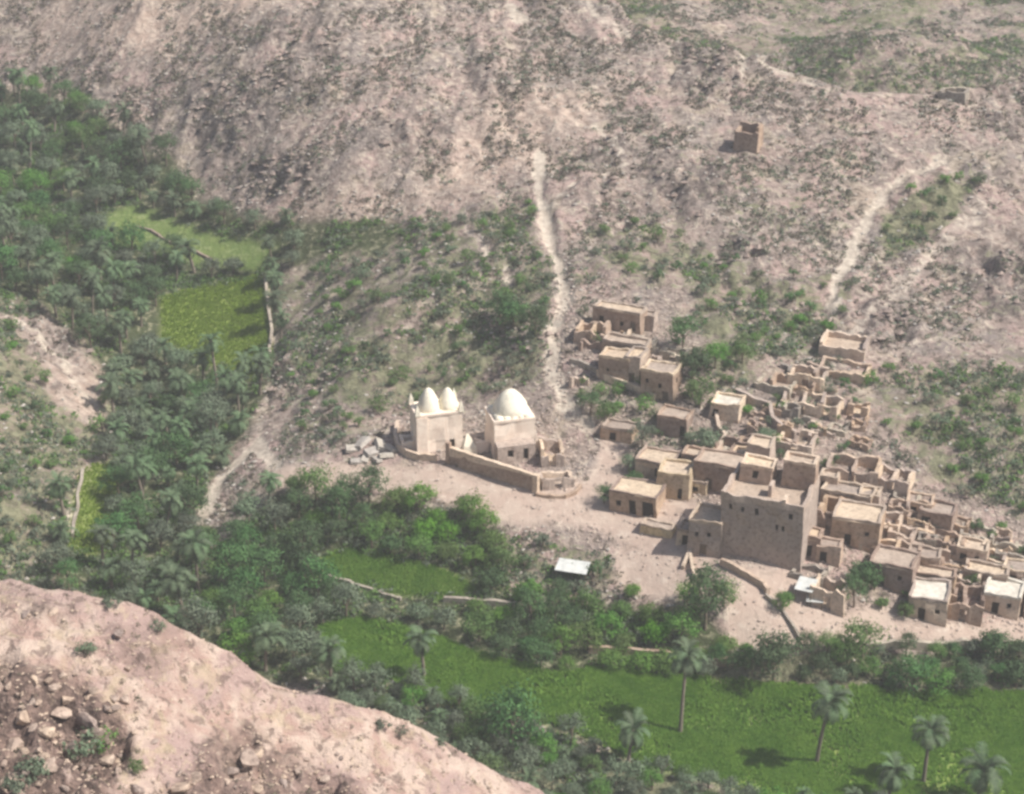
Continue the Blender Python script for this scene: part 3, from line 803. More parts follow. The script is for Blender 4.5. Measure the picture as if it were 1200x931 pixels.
w, d, h = 5.6, 4.8, 5.3
c = spot(603, 535, d, yw); lo, hi = base_z(c, w, d, yw); g = P(603, 535).z
t2 = empty('domed_tomb', (c.x, c.y, g), yw)
tag(t2, 'tomb with one large white dome over a porch of dark openings', 'tomb')
mb = MB(); X2, Y2 = w / 2, d / 2; cs = [(-X2, -Y2), (X2, -Y2), (X2, Y2), (-X2, Y2)]
for k in range(4): facade(mb, cs[k], cs[(k + 1) % 4], lo - g - .5, h, .02, [], 0)
mb.obj('wall', 'cream', t2)
mb = MB(); ring_wall(mb, [(-X2 - .05, -Y2 - .05), (X2 + .05, -Y2 - .05), (X2 + .05, Y2 + .05), (-X2 - .05, Y2 + .05)], True, h - .2, lambda s: h + .14, .5, random.Random(5), .8, .03)
mb.obj('cornice', 'cream', t2)
mb = MB(); mb.box(-X2 + .2, X2 - .2, -Y2 + .2, Y2 - .2, h - .3, h - .02); mb.obj('roof', 'white', t2)
mb = MB(); dome(mb, .1, .1, h + .5, 2.4, 2.25, 2.95, .56, n=14, m=10, drum=.7)
ring_wall(mb, [(-2.45, -2.2), (2.5, -2.2), (2.5, 2.25), (-2.45, 2.25)], True, h - .1, lambda s: h + .4, 1.2, random.Random(6), .9, .05); mb.obj('dome', 'white', t2, True)
mb = MB(); rec = []                                    # low porch in front
px0, px1, py0, py1, ph = -X2 + .1, X2 - .35, -Y2 - 1.6, -Y2 - .02, 2.35
pc = [(px0, py0), (px1, py0), (px1, py1), (px0, py1)]
rec += facade(mb, pc[0], pc[1], lo - g - .5, ph, 0, [(1.35, 2.15, .7, 1.75), (3.5, 4.2, .2, 1.8)], 0, .45)
facade(mb, pc[1], pc[2], lo - g - .5, ph, 0, [], 0); facade(mb, pc[3], pc[0], lo - g - .5, ph, 0, [], 0)
mb.add([(px0, py0, ph), (px1, py0, ph), (px1, py1, ph + .12), (px0, py1, ph + .12)], [(0, 1, 2, 3)])
po = mb.obj('porch', 'mud_pale', t2)
panel('window', rec[0], 'dark', po); panel('doorway', rec[1], 'dark', po)
mb = MB()                                              # sloping buttress on the right
mb.add([(X2 + .02, -Y2, 0), (X2 + 1.1, -Y2, -.4), (X2 + 1.1, -Y2 + .7, -.4), (X2 + .02, -Y2 + .7, 0), (X2 + .02, -Y2, 3.6), (X2 + .18, -Y2, 3.4), (X2 + .18, -Y2 + .7, 3.4), (X2 + .02, -Y2 + .7, 3.6)],
       [(4, 5, 6, 7), (0, 1, 5, 4), (1, 2, 6, 5), (2, 3, 7, 6)])
mb.obj('buttress', 'cream', t2)

# whitewashed stub between the tombs
c = P(549, 533); st = empty('shrine_block', c, yw)
tag(st, 'small whitewashed shrine block with sloping top between the two domed tombs', 'shrine')
mb = MB(); mb.add([(-.75, -.6, -.6), (1.0, -.6, -.6), (1.0, .9, -.6), (-.75, .9, -.6), (-.75, -.5, 1.4), (1.0, -.5, 1.2), (.9, .8, 1.2), (-.7, .8, 1.4), (-.2, .1, 3.1), (.1, .2, 3.0)],
       [(0, 1, 5, 4), (1, 2, 6, 5), (2, 3, 7, 6), (3, 0, 4, 7), (4, 5, 9, 8), (5, 6, 9), (6, 7, 8, 9), (7, 4, 8)])
mb.obj('body', 'white', st)
mb = MB(); mb.box(1.0, 2.7, -.2, .15, -.6, 1.7); mb.obj('side_wall', 'cream', st)
# forecourt wall: shade painted in its brown front, sunlight in pale coping and pier
root = None
pa, pb = P(527, 545), P(624, 577)
yaw_w = math.atan2(pb.y - pa.y, pb.x - pa.x); L = (pb.xy - pa.xy).length
root = empty('forecourt_wall', (pa.x, pa.y, pa.z), yaw_w)
tag(root, 'long brown retaining wall of the tomb forecourt above the dirt square', 'wall')
zb = min(pa.z, pb.z) - pa.z - 1
dz = pb.z - pa.z
mb = MB(); ring_wall(mb, [(0, 0), (L, 0)], False, zb, lambda s: 2.3 + dz * s / L, .5, random.Random(9), .8, .05); mb.obj('wall', 'mud_dark', root)
mb = MB(); mb.box(-.15, L + .05, -.06, .56, 2.38 + min(0, dz) , 2.5 + max(0, dz)); 
mb = MB(); ring_wall(mb, [(-.1, -.07), (L + .1, -.07)], False, 2.26 + min(dz, 0), lambda s: 2.52 + dz * s / L, .64, random.Random(9), .8, .04); mb.obj('coping', 'mud_pale', root)
mb = MB(); mb.box(L, L + .75, -.12, .6, zb, 2.55 + dz); mb.obj('end_pier', 'mud_pale', root)
mb = MB(); mb.box(-.55, 0, -.1, .55, zb, 3.1); mb.obj('corner_pier', 'mud_dark', root)
mb = MB(); mb.add([(.2, .52, 1.9 ), (L, .52, 1.9 + dz), (L + .3, 1.3, 1.95 + dz), (.5, 1.3, 1.95)], [(0, 1, 2, 3)]); mb.add([(.2, .52, zb), (.2, .52, 1.9), (.5, 1.3, 1.95), (.5, 1.3, zb)], [(0, 1, 2, 3)])
mb.add([(L, .52, zb), (L + .3, 1.3, zb), (L + .3, 1.3, 1.95 + dz), (L, .52, 1.9 + dz)], [(0, 1, 2, 3)]); mb.add([(.5, 1.3, zb), (.5, 1.3, 1.95), (L + .3, 1.3, 1.95 + dz), (L + .3, 1.3, zb)], [(0, 1, 2, 3)])
mb.obj('terrace_floor', 'roof', root)
garden_wall('curved_wall', 'low curved mud wall hugging the side of the twin domed tomb', [(466,500),(463,515),(467,528),(478,536),(492,540),(512,541)], 1.0, .45, 'mud_pale')
ruin('side_room', 'small open cream room against the end of the twin domed tomb', 479, 530, 1.9, 2.4, 1.9, 'cream', yw, .35, .35, cat='room')
ruin('ruined_room', 'roofless arched ruin beside the single domed tomb', 648, 548, 3.0, 4.2, 2.7, 'mud_pale', yw - .1, .6)
ruin('walled_yard', 'low walled yard with a small doorway at the end of the forecourt wall', 654, 574, 4.3, 2.6, 1.6, 'mud_pale', yw - .05, .15, cat='yard')
garden_wall('kerb_wall', 'low curved kerb wall round the foot of the small walled yard', [(628,581),(645,584),(662,584),(674,579),(680,571)], .45, .45, 'mud_dark')
garden_wall('court_wall', 'cream court wall joining the tombs behind the forecourt', [(556,524),(580,529)], 1.2, .4, 'cream')
# pale grave slabs
SL = MB(); SL.add([(-1, -.6, -.1), (1, -.7, -.1), (1.1, .6, -.1), (-.9, .7, -.1), (-.95, -.55, .14), (.9, -.65, .2), (1, .5, .24), (-.85, .6, .14)], [(4, 5, 6, 7), (0, 1, 5, 4), (1, 2, 6, 5), (2, 3, 7, 6), (3, 0, 4, 7)])
slme = SL.mesh('stone_slab', 'slab')
rs = random.Random(4)
for i, (u, v, s, rz, tx) in enumerate([(414,528,1.1,.3,.3),(424,522,1.3,1.1,-.35),(436,532,1.2,.8,.3),(446,524,1.2,1.9,.4),(452,536,1.0,.4,-.2),(428,540,.9,1.4,.2),(418,543,.9,.2,.15),(458,528,1.0,2.4,.35),(442,541,.8,2.2,.1)]):
    o = link(bpy.data.objects.new('stone_slab', slme)); p = P(u, v); o.location = p + Vector((0, 0, .22)); o.rotation_euler = (tx, .12 * (-1) ** i, rz); o.scale = (s, s * .9, s * 1.6)
    tag(o, 'pale tilted stone slab in the heap beside the twin domed tomb', 'slab', 'stone slabs heaped beside the tomb')

# ---- the tower house
w, d, h = 10.4, 8.5, 7.7
c = spot(889, 658, d, YAW); lo, hi = base_z(c, w, d, YAW); g = P(889, 658).z
bh = empty('tower_house', (c.x, c.y, g), YAW)
tag(bh, 'tallest grey brown mud tower house with a long sunlit side wall', 'house')
X2, Y2 = w / 2, d / 2; cs = [(-X2, -Y2), (X2, -Y2), (X2, Y2), (-X2, Y2)]
mb = MB(); rec = []
fo = [(1.0, 1.45, 6.3, 7.1), (2.6, 3.0, 6.35, 7.0), (4.3, 4.8, 6.2, 7.1), (6.9, 7.25, 4.5, 5.25), (7.7, 8.05, 4.5, 5.25), (8.6, 9.1, 6.4, 7.15)]
rec += facade(mb, cs[0], cs[1], lo - g - .6, h, .03, fo, 0, .35)
rec += facade(mb, cs[1], cs[2], lo - g - .6, h, .03, [], 0); rec += facade(mb, cs[2], cs[3], lo - g - .6, h, .03, [], 0)
rec += facade(mb, cs[3], cs[0], lo - g - .6, h, .03, [(2, 2.5, 4.2, 5), (5, 5.5, 4.2, 5)], 0)
mb.obj('wall', 'mud_grey', bh)
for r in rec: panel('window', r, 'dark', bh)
mb = MB(); mb.box(-X2 * .97 + .05, X2 * .97 - .05, -Y2 * .97 + .05, Y2 * .97 - .05, h - .25, h - .05); mb.obj('roof', 'roof_tan', bh)
mb = MB(); ring_wall(mb, [(-X2 * .97 - .03, -Y2 * .97 - .03), (X2 * .97 + .03, -Y2 * .97 - .03), (X2 * .97 + .03, Y2 * .97 + .03), (-X2 * .97 - .03, Y2 * .97 + .03)], True, h - .12,
     lambda s: h + (.75 if s < w * 1.0 else .95), .4, random.Random(2), .8, .16)
mb.obj('parapet', 'mud_pale', bh)
def roof_room(x0, x1, y0, y1, z0, z1, wall, wins):
    m = MB(); cc = [(x0, y0), (x1, y0), (x1, y1), (x0, y1)]; mx, my = (x0 + x1) / 2, (y0 + y1) / 2
    m2 = MB(); rec = []
    cl = [(p[0] - mx, p[1] - my) for p in cc]
    for k in range(4): rec += facade(m2, cl[k], cl[(k + 1) % 4], z0, z1, .02, wins if k == 0 else [], 0)
    m2.v = [(a + mx, b + my, zz) for a, b, zz in m2.v]
    up = m2.obj('upper_room', wall, bh)
    for r in rec:
        r = [q + Vector((mx, my, 0)) for q in r[:4]] + [r[4]]; panel('window', r, 'dark', up)
    m3 = MB(); m3.box(x0 + .1, x1 - .1, y0 + .1, y1 - .1, z1 - .2, z1 - .03); m3.obj('roof', 'roof', up)
    m4 = MB(); ring_wall(m4, cc, True, z1 - .1, lambda s: z1 + .35, .34, random.Random(int(x0 * 10)), .8, .07); m4.obj('parapet', 'mud_pale', up)
roof_room(.9, X2 * .96, 1.5, Y2 * .96, h - .1, h + 3.3, 'mud_dark', [])
roof_room(-4.2, -.2, 1.0, Y2 * .95, h - .1, h + 2.1, 'mud', [(1.6, 2.3, h + .6, h + 1.6)])
for x, y, hh in ((.3, -1.0, 1.5), (2.6, -3.4, 1.2)):
    mb = MB(); mb.box(x - .22, x + .22, y - .8, y + .8, h - .08, h + hh); mb.obj('roof_wall', 'mud_pale', bh)

hs = house
hs('shaded_house', 'grey house with two small windows in the shadow of the tower house', 824, 652, 4.2, 4.5, 4.6, 'mud_grey', 'roof_tan', [(.25,2.7,.5,.6,'window'),(.62,2.7,.5,.6,'window'),(.5,0,.9,1.7,'door')])
hs('low_outhouse', 'low grey outhouse on the yard side of the shaded house', 803, 640, 2.3, 3.0, 2.0, 'mud_grey', 'roof_tan', [(.5,0,.8,1.5,'doorway')])
hs('shop_shed', 'free standing shed with cream roof and two dark doors on the dirt square', 741, 604, 6.3, 4.4, 2.9, 'mud_dark', 'roof', [(.50,.0,.9,2.1,'doorway'),(.82,.0,1.5,2.2,'doorway'),(.2,.9,.7,.8,'window')], par=.14, worn=.03, lean=.01)
hs('low_bench_house', 'long low block on the edge of the dirt square below the shed', 768, 629, 4.3, 1.8, 1.25, 'ochre', 'roof', par=.08)
hs('ochre_house', 'rounded ochre house behind the cream roofed shed', 787, 586, 4.6, 4.6, 3.4, 'ochre', 'roof', [(.75,.2,.6,1.5,'doorway')], lean=.09)
hs('ochre_annex', 'small ochre annex in front of the long brown house', 815, 579, 3.0, 2.6, 1.6, 'ochre', 'roof', [(.5,.3,.8,.8,'window')], lean=.06)
hs('flat_house', 'flat cream roof behind the ochre house beside the bush', 765, 562, 5.2, 4.4, 2.2, 'mud', 'roof', [(.6,.3,.8,1.3,'doorway')])
hs('roof_block', 'small dark fronted block between the flat cream roof and the long brown house', 808, 556, 2.6, 2.6, 2.6, 'mud_dark', 'roof', [(.5,.5,1.3,1.2,'window')])
hs('long_brown_house', 'long brown house with a pale roof edge and a square window', 842, 578, 7.0, 4.2, 3.8, 'mud_dark', 'roof', [(.82,1.4,1.1,1.2,'window'),(.3,.1,.8,1.7,'door')])
hs('tall_pale_house', 'tall narrow pale house behind the roof of the tower house', 886, 562, 3.2, 3.2, 4.6, 'mud_pale', 'roof', [(.5,2.2,.6,.7,'window')])
hs('narrow_house', 'narrow brown house beside the tall narrow pale house', 866, 556, 2.6, 3, 2.4, 'mud', 'roof')
ruin('ruined_room', 'broken roofless room uphill of the long brown house', 855, 540, 4.6, 3.2, 1.9, 'mud_dark', broken=.7, cross=True)
ruin('ruined_room', 'crumbled room with twin openings uphill of the tall narrow pale house', 878, 533, 3.4, 2.8, 1.8, 'mud_dark', broken=.6)
ruin('walled_yard', 'sloping walled yard above the roof of the tower house', 930, 532, 4.6, 4.2, 1.5, 'mud_pale', broken=.2, cat='yard')
# upper hamlet
hs('hill_house', 'long narrow house with a pale roof, topmost of the hillside hamlet', 722, 388, 7.4, 2.8, 3.0, 'mud_dark', 'roof', [(.2,.4,.8,1.5,'doorway'),(.62,.9,.6,.7,'window'),(.85,.3,.8,1.5,'door')])
hs('hill_house', 'small pale cube beside the topmost long house', 757, 388, 2.2, 2.4, 2.0, 'mud_pale', 'roof')
ruin('ruined_room', 'roofless ruin with tall doorway gaps beside the white footpath', 690, 404, 4.4, 3.4, 2.6, 'mud', broken=.45, cross=True)
hs('hill_house', 'long low flat roof in the middle of the hillside hamlet', 730, 420, 6.6, 2.8, 2.1, 'mud_dark', 'roof', [(.15,.2,1.0,1.3,'doorway')])
hs('hill_house', 'brown house with blank front below the long low roof', 719, 449, 4.4, 3.4, 3.6, 'mud_dark', 'roof_tan', [(.3,1.5,.4,.5,'window')])
hs('hill_house', 'pale stepped house wedged between two brown hamlet houses', 740, 452, 2.2, 3.6, 4.0, 'mud_pale', 'roof', [(.5,.2,.8,1.7,'door')])
hs('hill_house', 'lowest hamlet house with a window in its bright side wall', 769, 470, 4.7, 3.8, 4.1, 'mud_dark', 'roof', [(.2,2.3,.5,.7,'window'),(.6,1.9,.5,.7,'window'),(.75,0,.9,1.6,'door')], [(.5,2.2,.6,.8,'window')])
ruin('ruined_room', 'small broken hut uphill of the middle hamlet roof', 752, 412, 3.2, 2.4, 1.4, 'stone', broken=.6)
ruin('ruined_room', 'low stone pen at the edge of the hamlet by the dark trees', 788, 424, 3.6, 2.6, 1.2, 'stone', broken=.5, cat='pen')
garden_wall('terrace_wall', 'pale terrace wall below the blank fronted brown house', [(700,440),(718,450),(738,455),(760,465),(768,470)], .9, .5, 'mud_pale')
garden_wall('terrace_wall', 'short pale wall beside the white footpath below the ruin', [(668,425),(690,432),(705,440)], .7, .5, 'stone')
hs('tree_house', 'small brown house with a cream roof among trees below the hamlet', 786, 512, 4.2, 3.6, 2.6, 'mud_dark', 'roof', [(.85,.2,.7,1.5,'doorway')])
hs('low_hut', 'low reddish hut beside the ramp path below the hamlet', 722, 518, 4.4, 2.8, 1.8, 'mud_dark', 'roof_tan', [(.4,.1,.9,1.2,'doorway')])
hs('grey_roof_house', 'house with a whitish grey rounded roof beside the dark tree', 848, 494, 4.2, 3.8, 2.3, 'mud_pale', 'roof_white', [(.2,.3,.9,1.3,'doorway')], lean=.07)
garden_wall('boundary_wall', 'zigzag mud wall uphill of the tall narrow pale house', [(862,464),(882,474),(902,481),(905,497),(918,508),(932,514)], 1.1, .5, 'mud_pale')
garden_wall('boundary_wall', 'pale curved wall below the whitish grey roof', [(838,485),(842,505),(850,515),(842,530),(836,545)], .9, .45, 'mud_pale')
ruin('walled_yard', 'square walled plot with a pale back wall below the diagonal track', 985, 420, 6.4, 5.2, 1.6, 'mud_pale', broken=.25, cat='yard', gap=False)
ruin('walled_yard', 'brown lower plot directly below the square walled plot', 985, 446, 6.8, 4.0, 1.3, 'mud', broken=.3, cat='yard', gap=False)
ruin('ruined_room', 'ruin with a bright end wall beside the brown lower plot', 943, 458, 5.0, 4.0, 2.2, 'mud_pale', broken=.5)
ruin('ruined_room', 'ruin with two joined rooms below the ruin with the bright end wall', 938, 486, 5.6, 4.0, 2.1, 'mud_pale', broken=.45, cross=True)
ruin('ruined_room', 'pale box shaped ruin joined to the two roomed ruin', 968, 492, 2.8, 3.2, 2.0, 'mud_pale', broken=.3)
ruin('walled_yard', 'open brown terrace between the zigzag wall and the two roomed ruin', 905, 462, 5.0, 4.0, 1.0, 'stone', broken=.4, cat='yard', gap=False)
ruin('hill_tower', 'lone square ruin with a bright side high on the bare hillside', 873, 177, 3.9, 3.4, 3.8, 'mud_dark', math.radians(-26), .18, .5, gap=False, cat='ruin')
ruin('hill_ruin', 'small ruined hut on the ridge line path', 1115, 118, 4.5, 3.5, 1.6, 'stone', YAW, .4, .5, gap=False)

# lower village, row by row
R = [  # kind, label, u, v, w, d, h, wall, roof, doors
 ('r','large open room at the uphill corner of the lower village', 997,571, 6.6,4.8,2.6,'mud',None),
 ('r','open room with one bright stub wall beside the large open room', 1042,578, 4.6,4.0,2.2,'mud_pale',None),
 ('h','tiny square house touching the sunlit wall of the tower house', 969,577, 2.4,2.4,1.9,'mud','roof'),
 ('h','flat tan roof running back from the sunlit wall of the tower house', 990,597, 6.6,3.2,2.0,'mud','roof'),
 ('h','small tan house with a pale end wall beside the flat tan roof', 1016,602, 2.6,3.0,2.3,'mud_pale','roof'),
 ('r','deep roofless room below the flat tan roof', 972,624, 3.6,4.2,3.0,'mud_dark',None),
 ('h','broad brown house with a long pale roof edge', 1000,642, 6.0,5.0,3.6,'mud_dark','roof'),
 ('h','small hut with a dark doorway below the broad brown house', 969,662, 3.0,2.6,2.2,'mud','roof_tan'),
 ('h','lean hut against the foot of the sunlit wall', 950,655, 2.0,3.0,2.6,'mud_dark','roof_tan'),
 ('r','pale walled room beside the white sheet roof', 968,716, 4.2,3.6,2.9,'mud_pale',None),
 ('r','low broken walls uphill of the white sheet roof', 944,684, 4.0,2.6,1.2,'stone',None),
 ('h','brown house with a tan roof beside the narrow tree filled lane', 1041,692, 5.4,4.6,3.2,'mud_dark','roof'),
 ('r','small broken room uphill of the tan roofed brown house', 1036,655, 3.2,2.6,1.5,'mud',None),
 ('r','small square pen of pale walls in the middle of the lower village', 1053,640, 3.0,2.8,1.6,'mud_pale',None),
 ('r','crumbled room next to the small square pen', 1064,656, 3.0,2.6,1.5,'mud',None),
 ('r','broken room with high corners behind the broad brown house', 1036,625, 3.4,3.0,1.7,'mud_pale',None),
 ('h','house with a pale roof and a black doorway at the scrub edge', 1094,623, 4.4,3.6,2.4,'mud_dark','roof'),
 ('h','low roof tucked behind the pale roof at the scrub edge', 1075,606, 3.4,3.0,1.7,'mud','roof_tan'),
 ('r','crumbled room under the trees at the uphill edge of the lower village', 1062,595, 3.4,2.8,1.4,'stone',None),
 ('r','roofless brown room below the house with the black doorway', 1106,652, 4.6,3.4,2.0,'mud_dark',None),
 ('h','low brown house with a tan roof below the roofless brown room', 1080,672, 4.0,3.0,2.0,'mud_dark','roof_tan'),
 ('h','wide low roof behind the white roofed house', 1092,692, 5.2,2.6,1.9,'mud_dark','roof'),
 ('r','dark pen between the wide low roof and the brown ruin', 1118,676, 3.4,3.0,1.7,'mud_dark',None),
 ('h','small tan roofed house at the scrub edge beside a stone pen', 1136,664, 3.8,3.2,2.1,'mud','roof'),
 ('r','stone pen at the scrub edge', 1142,640, 4.2,3.0,1.3,'stone',None),
 ('h','white roofed house with a grey front on the low yard', 1085,730, 4.6,5.2,2.9,'mud_grey','roof_white'),
 ('r','brown two roomed ruin between the white roofed houses', 1127,730, 4.6,5.4,3.0,'mud_dark',None),
 ('h','house with a pinkish white roof beside the dark round tree', 1171,722, 4.4,4.4,2.6,'mud_grey','roof_white'),
 ('h','long brown house behind the pinkish white roof', 1152,690, 5.4,2.8,2.0,'mud_dark','roof'),
 ('h','tan roofed house at the end of the row behind the pinkish white roof', 1192,688, 4.0,3.2,2.0,'mud','roof'),
 ('r','low pen with a bright stub at the scrub edge', 1160,668, 3.4,2.8,1.4,'mud_pale',None),
 ('r','collapsed room among rubble at the end of the village', 1184,662, 4.2,3.0,1.4,'stone',None),
 ('r','collapsed brown room at the end of the village below the rubble', 1208,706, 4.6,3.6,1.8,'mud_dark',None),
 ('h','last flat roof of the lower village', 1222,730, 4.6,3.6,2.4,'mud_dark','roof'),
 ('r','narrow roofless strip room beside the white roofed house', 1109,708, 2.4,3.0,1.8,'mud_dark',None),
]
for k, lab, u, v, w_, d_, h_, wl, rf in R:
    if k == 'h':
        rr = random.Random(u)
        fr = [(rr.uniform(.25, .4), .05, .85, min(1.7, h_ * .75), 'doorway')]
        if w_ > 3.5: fr.append((rr.uniform(.65, .8), h_ * .45, .55, .6, 'window'))
        if 'black doorway' in lab: fr = [(.25, .3, 1.2, 1.5, 'doorway')]
        hs('village_house', lab, u, v, w_, d_, h_, wl, rf, fr, group='houses of the lower village')
    else:
        ruin('ruined_room', lab, u, v, w_, d_, h_, wl, broken=.5, group='ruins of the lower village', cross=w_ > 4.5)

for poly, nn, lab in (([(1015,595),(1075,600),(1120,630),(1200,650),(1200,700),(1120,690),(1020,670)], 34, 'crumbled mud wall stub among the ruins of the lower village'),
                      ([(840,455),(905,445),(960,440),(1010,470),(1010,540),(950,520),(860,535)], 26, 'crumbled wall stub on the slope between the zigzag wall and the plots'),
                      ([(670,380),(780,395),(790,440),(700,460),(670,430)], 10, 'crumbled wall stub between the houses of the hillside hamlet')):
    rs = random.Random(nn); k_ = 0
    us = [q[0] for q in poly]; vs = [q[1] for q in poly]
    while k_ < nn:
        u, v = rs.uniform(min(us), max(us)), rs.uniform(min(vs), max(vs))
        if poly_sd(np.array([u]), np.array([v]), poly)[0] < 0: continue
        k_ += 1; p = P(u, v); L1, L2, hh = rs.uniform(1.2, 3.4), rs.uniform(.6, 2.4), rs.uniform(.5, 1.5)
        mb = MB(); ph = rs.uniform(0, 9)
        ring_wall(mb, [(0, 0), (L1, 0), (L1, L2)], False, -1.2, lambda s: hh * (.45 + .8 * float(vnoise(s * 1.1 + ph, ph, 4))), .42, rs, .45, .14)
        o = mb.obj('wall_stub', rs.choice(['mud', 'mud_dark', 'stone', 'mud_pale'])); o.location = p; o.rotation_euler = (0, 0, YAW + rs.choice([0, math.pi / 2, math.pi]) + rs.uniform(-.15, .15))
        tag(o, lab, 'wall', lab.replace('stub', 'stubs'))
cen = [o.location.xy.copy() for o in COL.objects if o.type == 'EMPTY' and o.parent is None]
for poly, nn, lab in (([(1015,590),(1080,595),(1130,625),(1215,650),(1215,712),(1120,702),(1020,680)], 34, 'tiny roofless mud room packed among the ruins of the lower village'),
                      ([(845,462),(905,450),(965,445),(1010,475),(1010,545),(950,525),(870,535)], 9, 'tiny roofless room on the slope above the tower house')):
    rs = random.Random(nn + 1); k_ = 0; tries = 0
    us = [q[0] for q in poly]; vs = [q[1] for q in poly]
    while k_ < nn and tries < 3000:
        tries += 1
        u, v = rs.uniform(min(us), max(us)), rs.uniform(min(vs), max(vs))
        if poly_sd(np.array([u]), np.array([v]), poly)[0] < 0: continue
        p = P(u, v)
        if any((p.xy + Vector((0, 1)) - c_).length < 2.5 for c_ in cen): continue
        k_ += 1; cen.append(p.xy + Vector((0, 1)))
        ruin('ruined_room', lab, u, v, rs.uniform(1.8, 2.9), rs.uniform(1.7, 2.4), rs.uniform(1.0, 2.1), rs.choice(['mud', 'mud_dark', 'mud_dark', 'mud_pale', 'stone']), broken=rs.uniform(.5, .95), th=.36, cross=rs.random() < .3, group=lab.replace('room', 'rooms'))
# white sheet lean-to in the yard, and the field shelter
def shelter(name, label, u, v, w, d, h, tilt, yaw):
    p = P(u, v); c = spot(u, v, d, yaw)
    r = empty(name, (c.x, c.y, p.z), yaw); tag(r, label, 'shelter')
    mb = MB(); X2, Y2 = w / 2, d / 2
    mb.add([(-X2, -Y2, h - tilt), (X2, -Y2, h - tilt), (X2, Y2, h + tilt), (-X2, Y2, h + tilt), (-X2, -Y2, h - tilt + .07), (X2, -Y2, h - tilt + .07), (X2, Y2, h + tilt + .07), (-X2, Y2, h + tilt + .07)],
           [(0, 3, 2, 1), (4, 5, 6, 7), (0, 1, 5, 4), (1, 2, 6, 5), (2, 3, 7, 6), (3, 0, 4, 7)])
    mb.obj('sheet_roof', 'tin', r)
    for sx in (-1, 1):
        for sy in (-1, 1):
            mb = MB(); mb.tube([(sx * (X2 - .15), sy * (Y2 - .15), -1.0), (sx * (X2 - .15), sy * (Y2 - .15), h + sy * tilt * .9)], [.08, .07], 6); mb.obj('post', 'wood', r)
    return r
s1 = shelter('sheet_shelter', 'white sheet roof on posts in the yard below the tower house', 940, 708, 2.2, 2.4, 2.0, .25, math.radians(-24))
s2 = shelter('field_shelter', 'lone white roofed shelter on posts beside the green fields', 668, 688, 4.0, 2.4, 2.2, .2, math.radians(-16))
mb = MB(); mb.box(-1.9, 1.9, .9, 1.05, -.8, 2.0); mb.obj('back_wall', 'mud_dark', s2)
s3 = shelter('debris_shelter', 'low grey white sheet beside the white sheet roof in the yard', 954, 714, 2.0, 1.6, 1.0, .1, math.radians(-10))

# walls of the fields and yards
garden_wall('terrace_wall', 'long dark stone terrace wall between village yards and main field', [(862,770),(900,770),(960,765),(1020,762),(1080,761),(1140,760),(1210,760),(1300,764)], 1.0, .6, 'stone')
garden_wall('yard_wall', 'short pale wall below the foot of the tower house', [(845,662),(870,675),(895,690),(900,698)], .9, .5, 'mud')
garden_wall('yard_wall', 'crooked pale fence wall running down the yard to the field', [(897,700),(915,716),(928,735),(938,752)], .5, .3, 'stone')
garden_wall('yard_wall', 'low wall beside the fork of the bare yard below the shed', [(800,668),(808,650),(812,672),(818,682)], .6, .4, 'mud_grey')
garden_wall('field_wall', 'thin pale stone wall along the small upper field', [(380,675),(395,680),(410,684),(425,690),(440,693),(455,700),(470,704)], .35, .4, 'stone', .12)
garden_wall('field_wall', 'stone bank wall at the head of the main field', [(520,705),(560,708),(600,712),(640,705)], .7, .5, 'stone')
garden_wall('field_wall', 'pale stone wall along the yellow green field', [(311,330),(313,345),(315,365),(319,390),(316,410),(318,428)], .5, .45, 'stone', .2)
garden_wall('field_wall', 'pale wall at the edge of the olive strip field', [(97,552),(96,565),(91,580),(92,595),(87,612),(85,630)], .4, .4, 'stone', .15)
garden_wall('field_wall', 'grey wall dividing the distant green plots', [(160,266),(178,272),(200,286),(225,294),(248,306)], .3, .4, 'mud_dark', .15)
garden_wall('terrace_wall', 'earth wall under the lush trees at the edge of main field', [(690,765),(740,768),(800,775),(860,778)], .9, .5, 'mud_dark')

# ------------------------------------------------------------------ plants
def leaves_mesh(name, pts, nrm, size, mat, aspect=.6, rng=RNG):
    n = len(pts); nrm = nrm / (np.linalg.norm(nrm, axis=1, keepdims=True) + 1e-9)
    t = rng.normal(size=(n, 3)); a = np.cross(nrm, t); a /= np.linalg.norm(a, axis=1, keepdims=True) + 1e-9
    b = np.cross(nrm, a); s = np.asarray(size).reshape(-1, 1)
    v = np.stack([pts - a * s, pts - b * s * aspect + nrm * s * .12, pts + a * s, pts + b * s * aspect + nrm * s * .12], 1).reshape(-1, 3)
    return np_mesh(name, v, np.arange(4 * n).reshape(-1, 4), False, MAT[mat])

def crown_points(rx, rz, zc, nc, per, rng, sig=.2, flat=.35):
    d = rng.normal(size=(nc, 3)); d /= np.linalg.norm(d, axis=1, keepdims=True)
    d[:, 2] = np.where(d[:, 2] < -flat, -d[:, 2], d[:, 2])
    rad = rng.uniform(.45, .95, (nc, 1)) ** .6 * rng.uniform(.75, 1.15, (nc, 1))
    c = d * rad * np.array([rx, rx, rz])
    cs = rng.uniform(.7, 1.3, (nc, 1))
    p = c[:, None, :] + rng.normal(size=(nc, per, 3)) * (sig * rx * cs)[:, None, :] * np.array([1, 1, .75])
    nn = (p - c[:, None, :]) * 1.5 / (sig * rx) + d[:, None, :] * .8 + rng.normal(size=p.shape) * .7 + np.array([0, 0, .5])
    p = p.reshape(-1, 3); p[:, 2] += zc
    return p, nn.reshape(-1, 3), c + np.array([0, 0, zc])

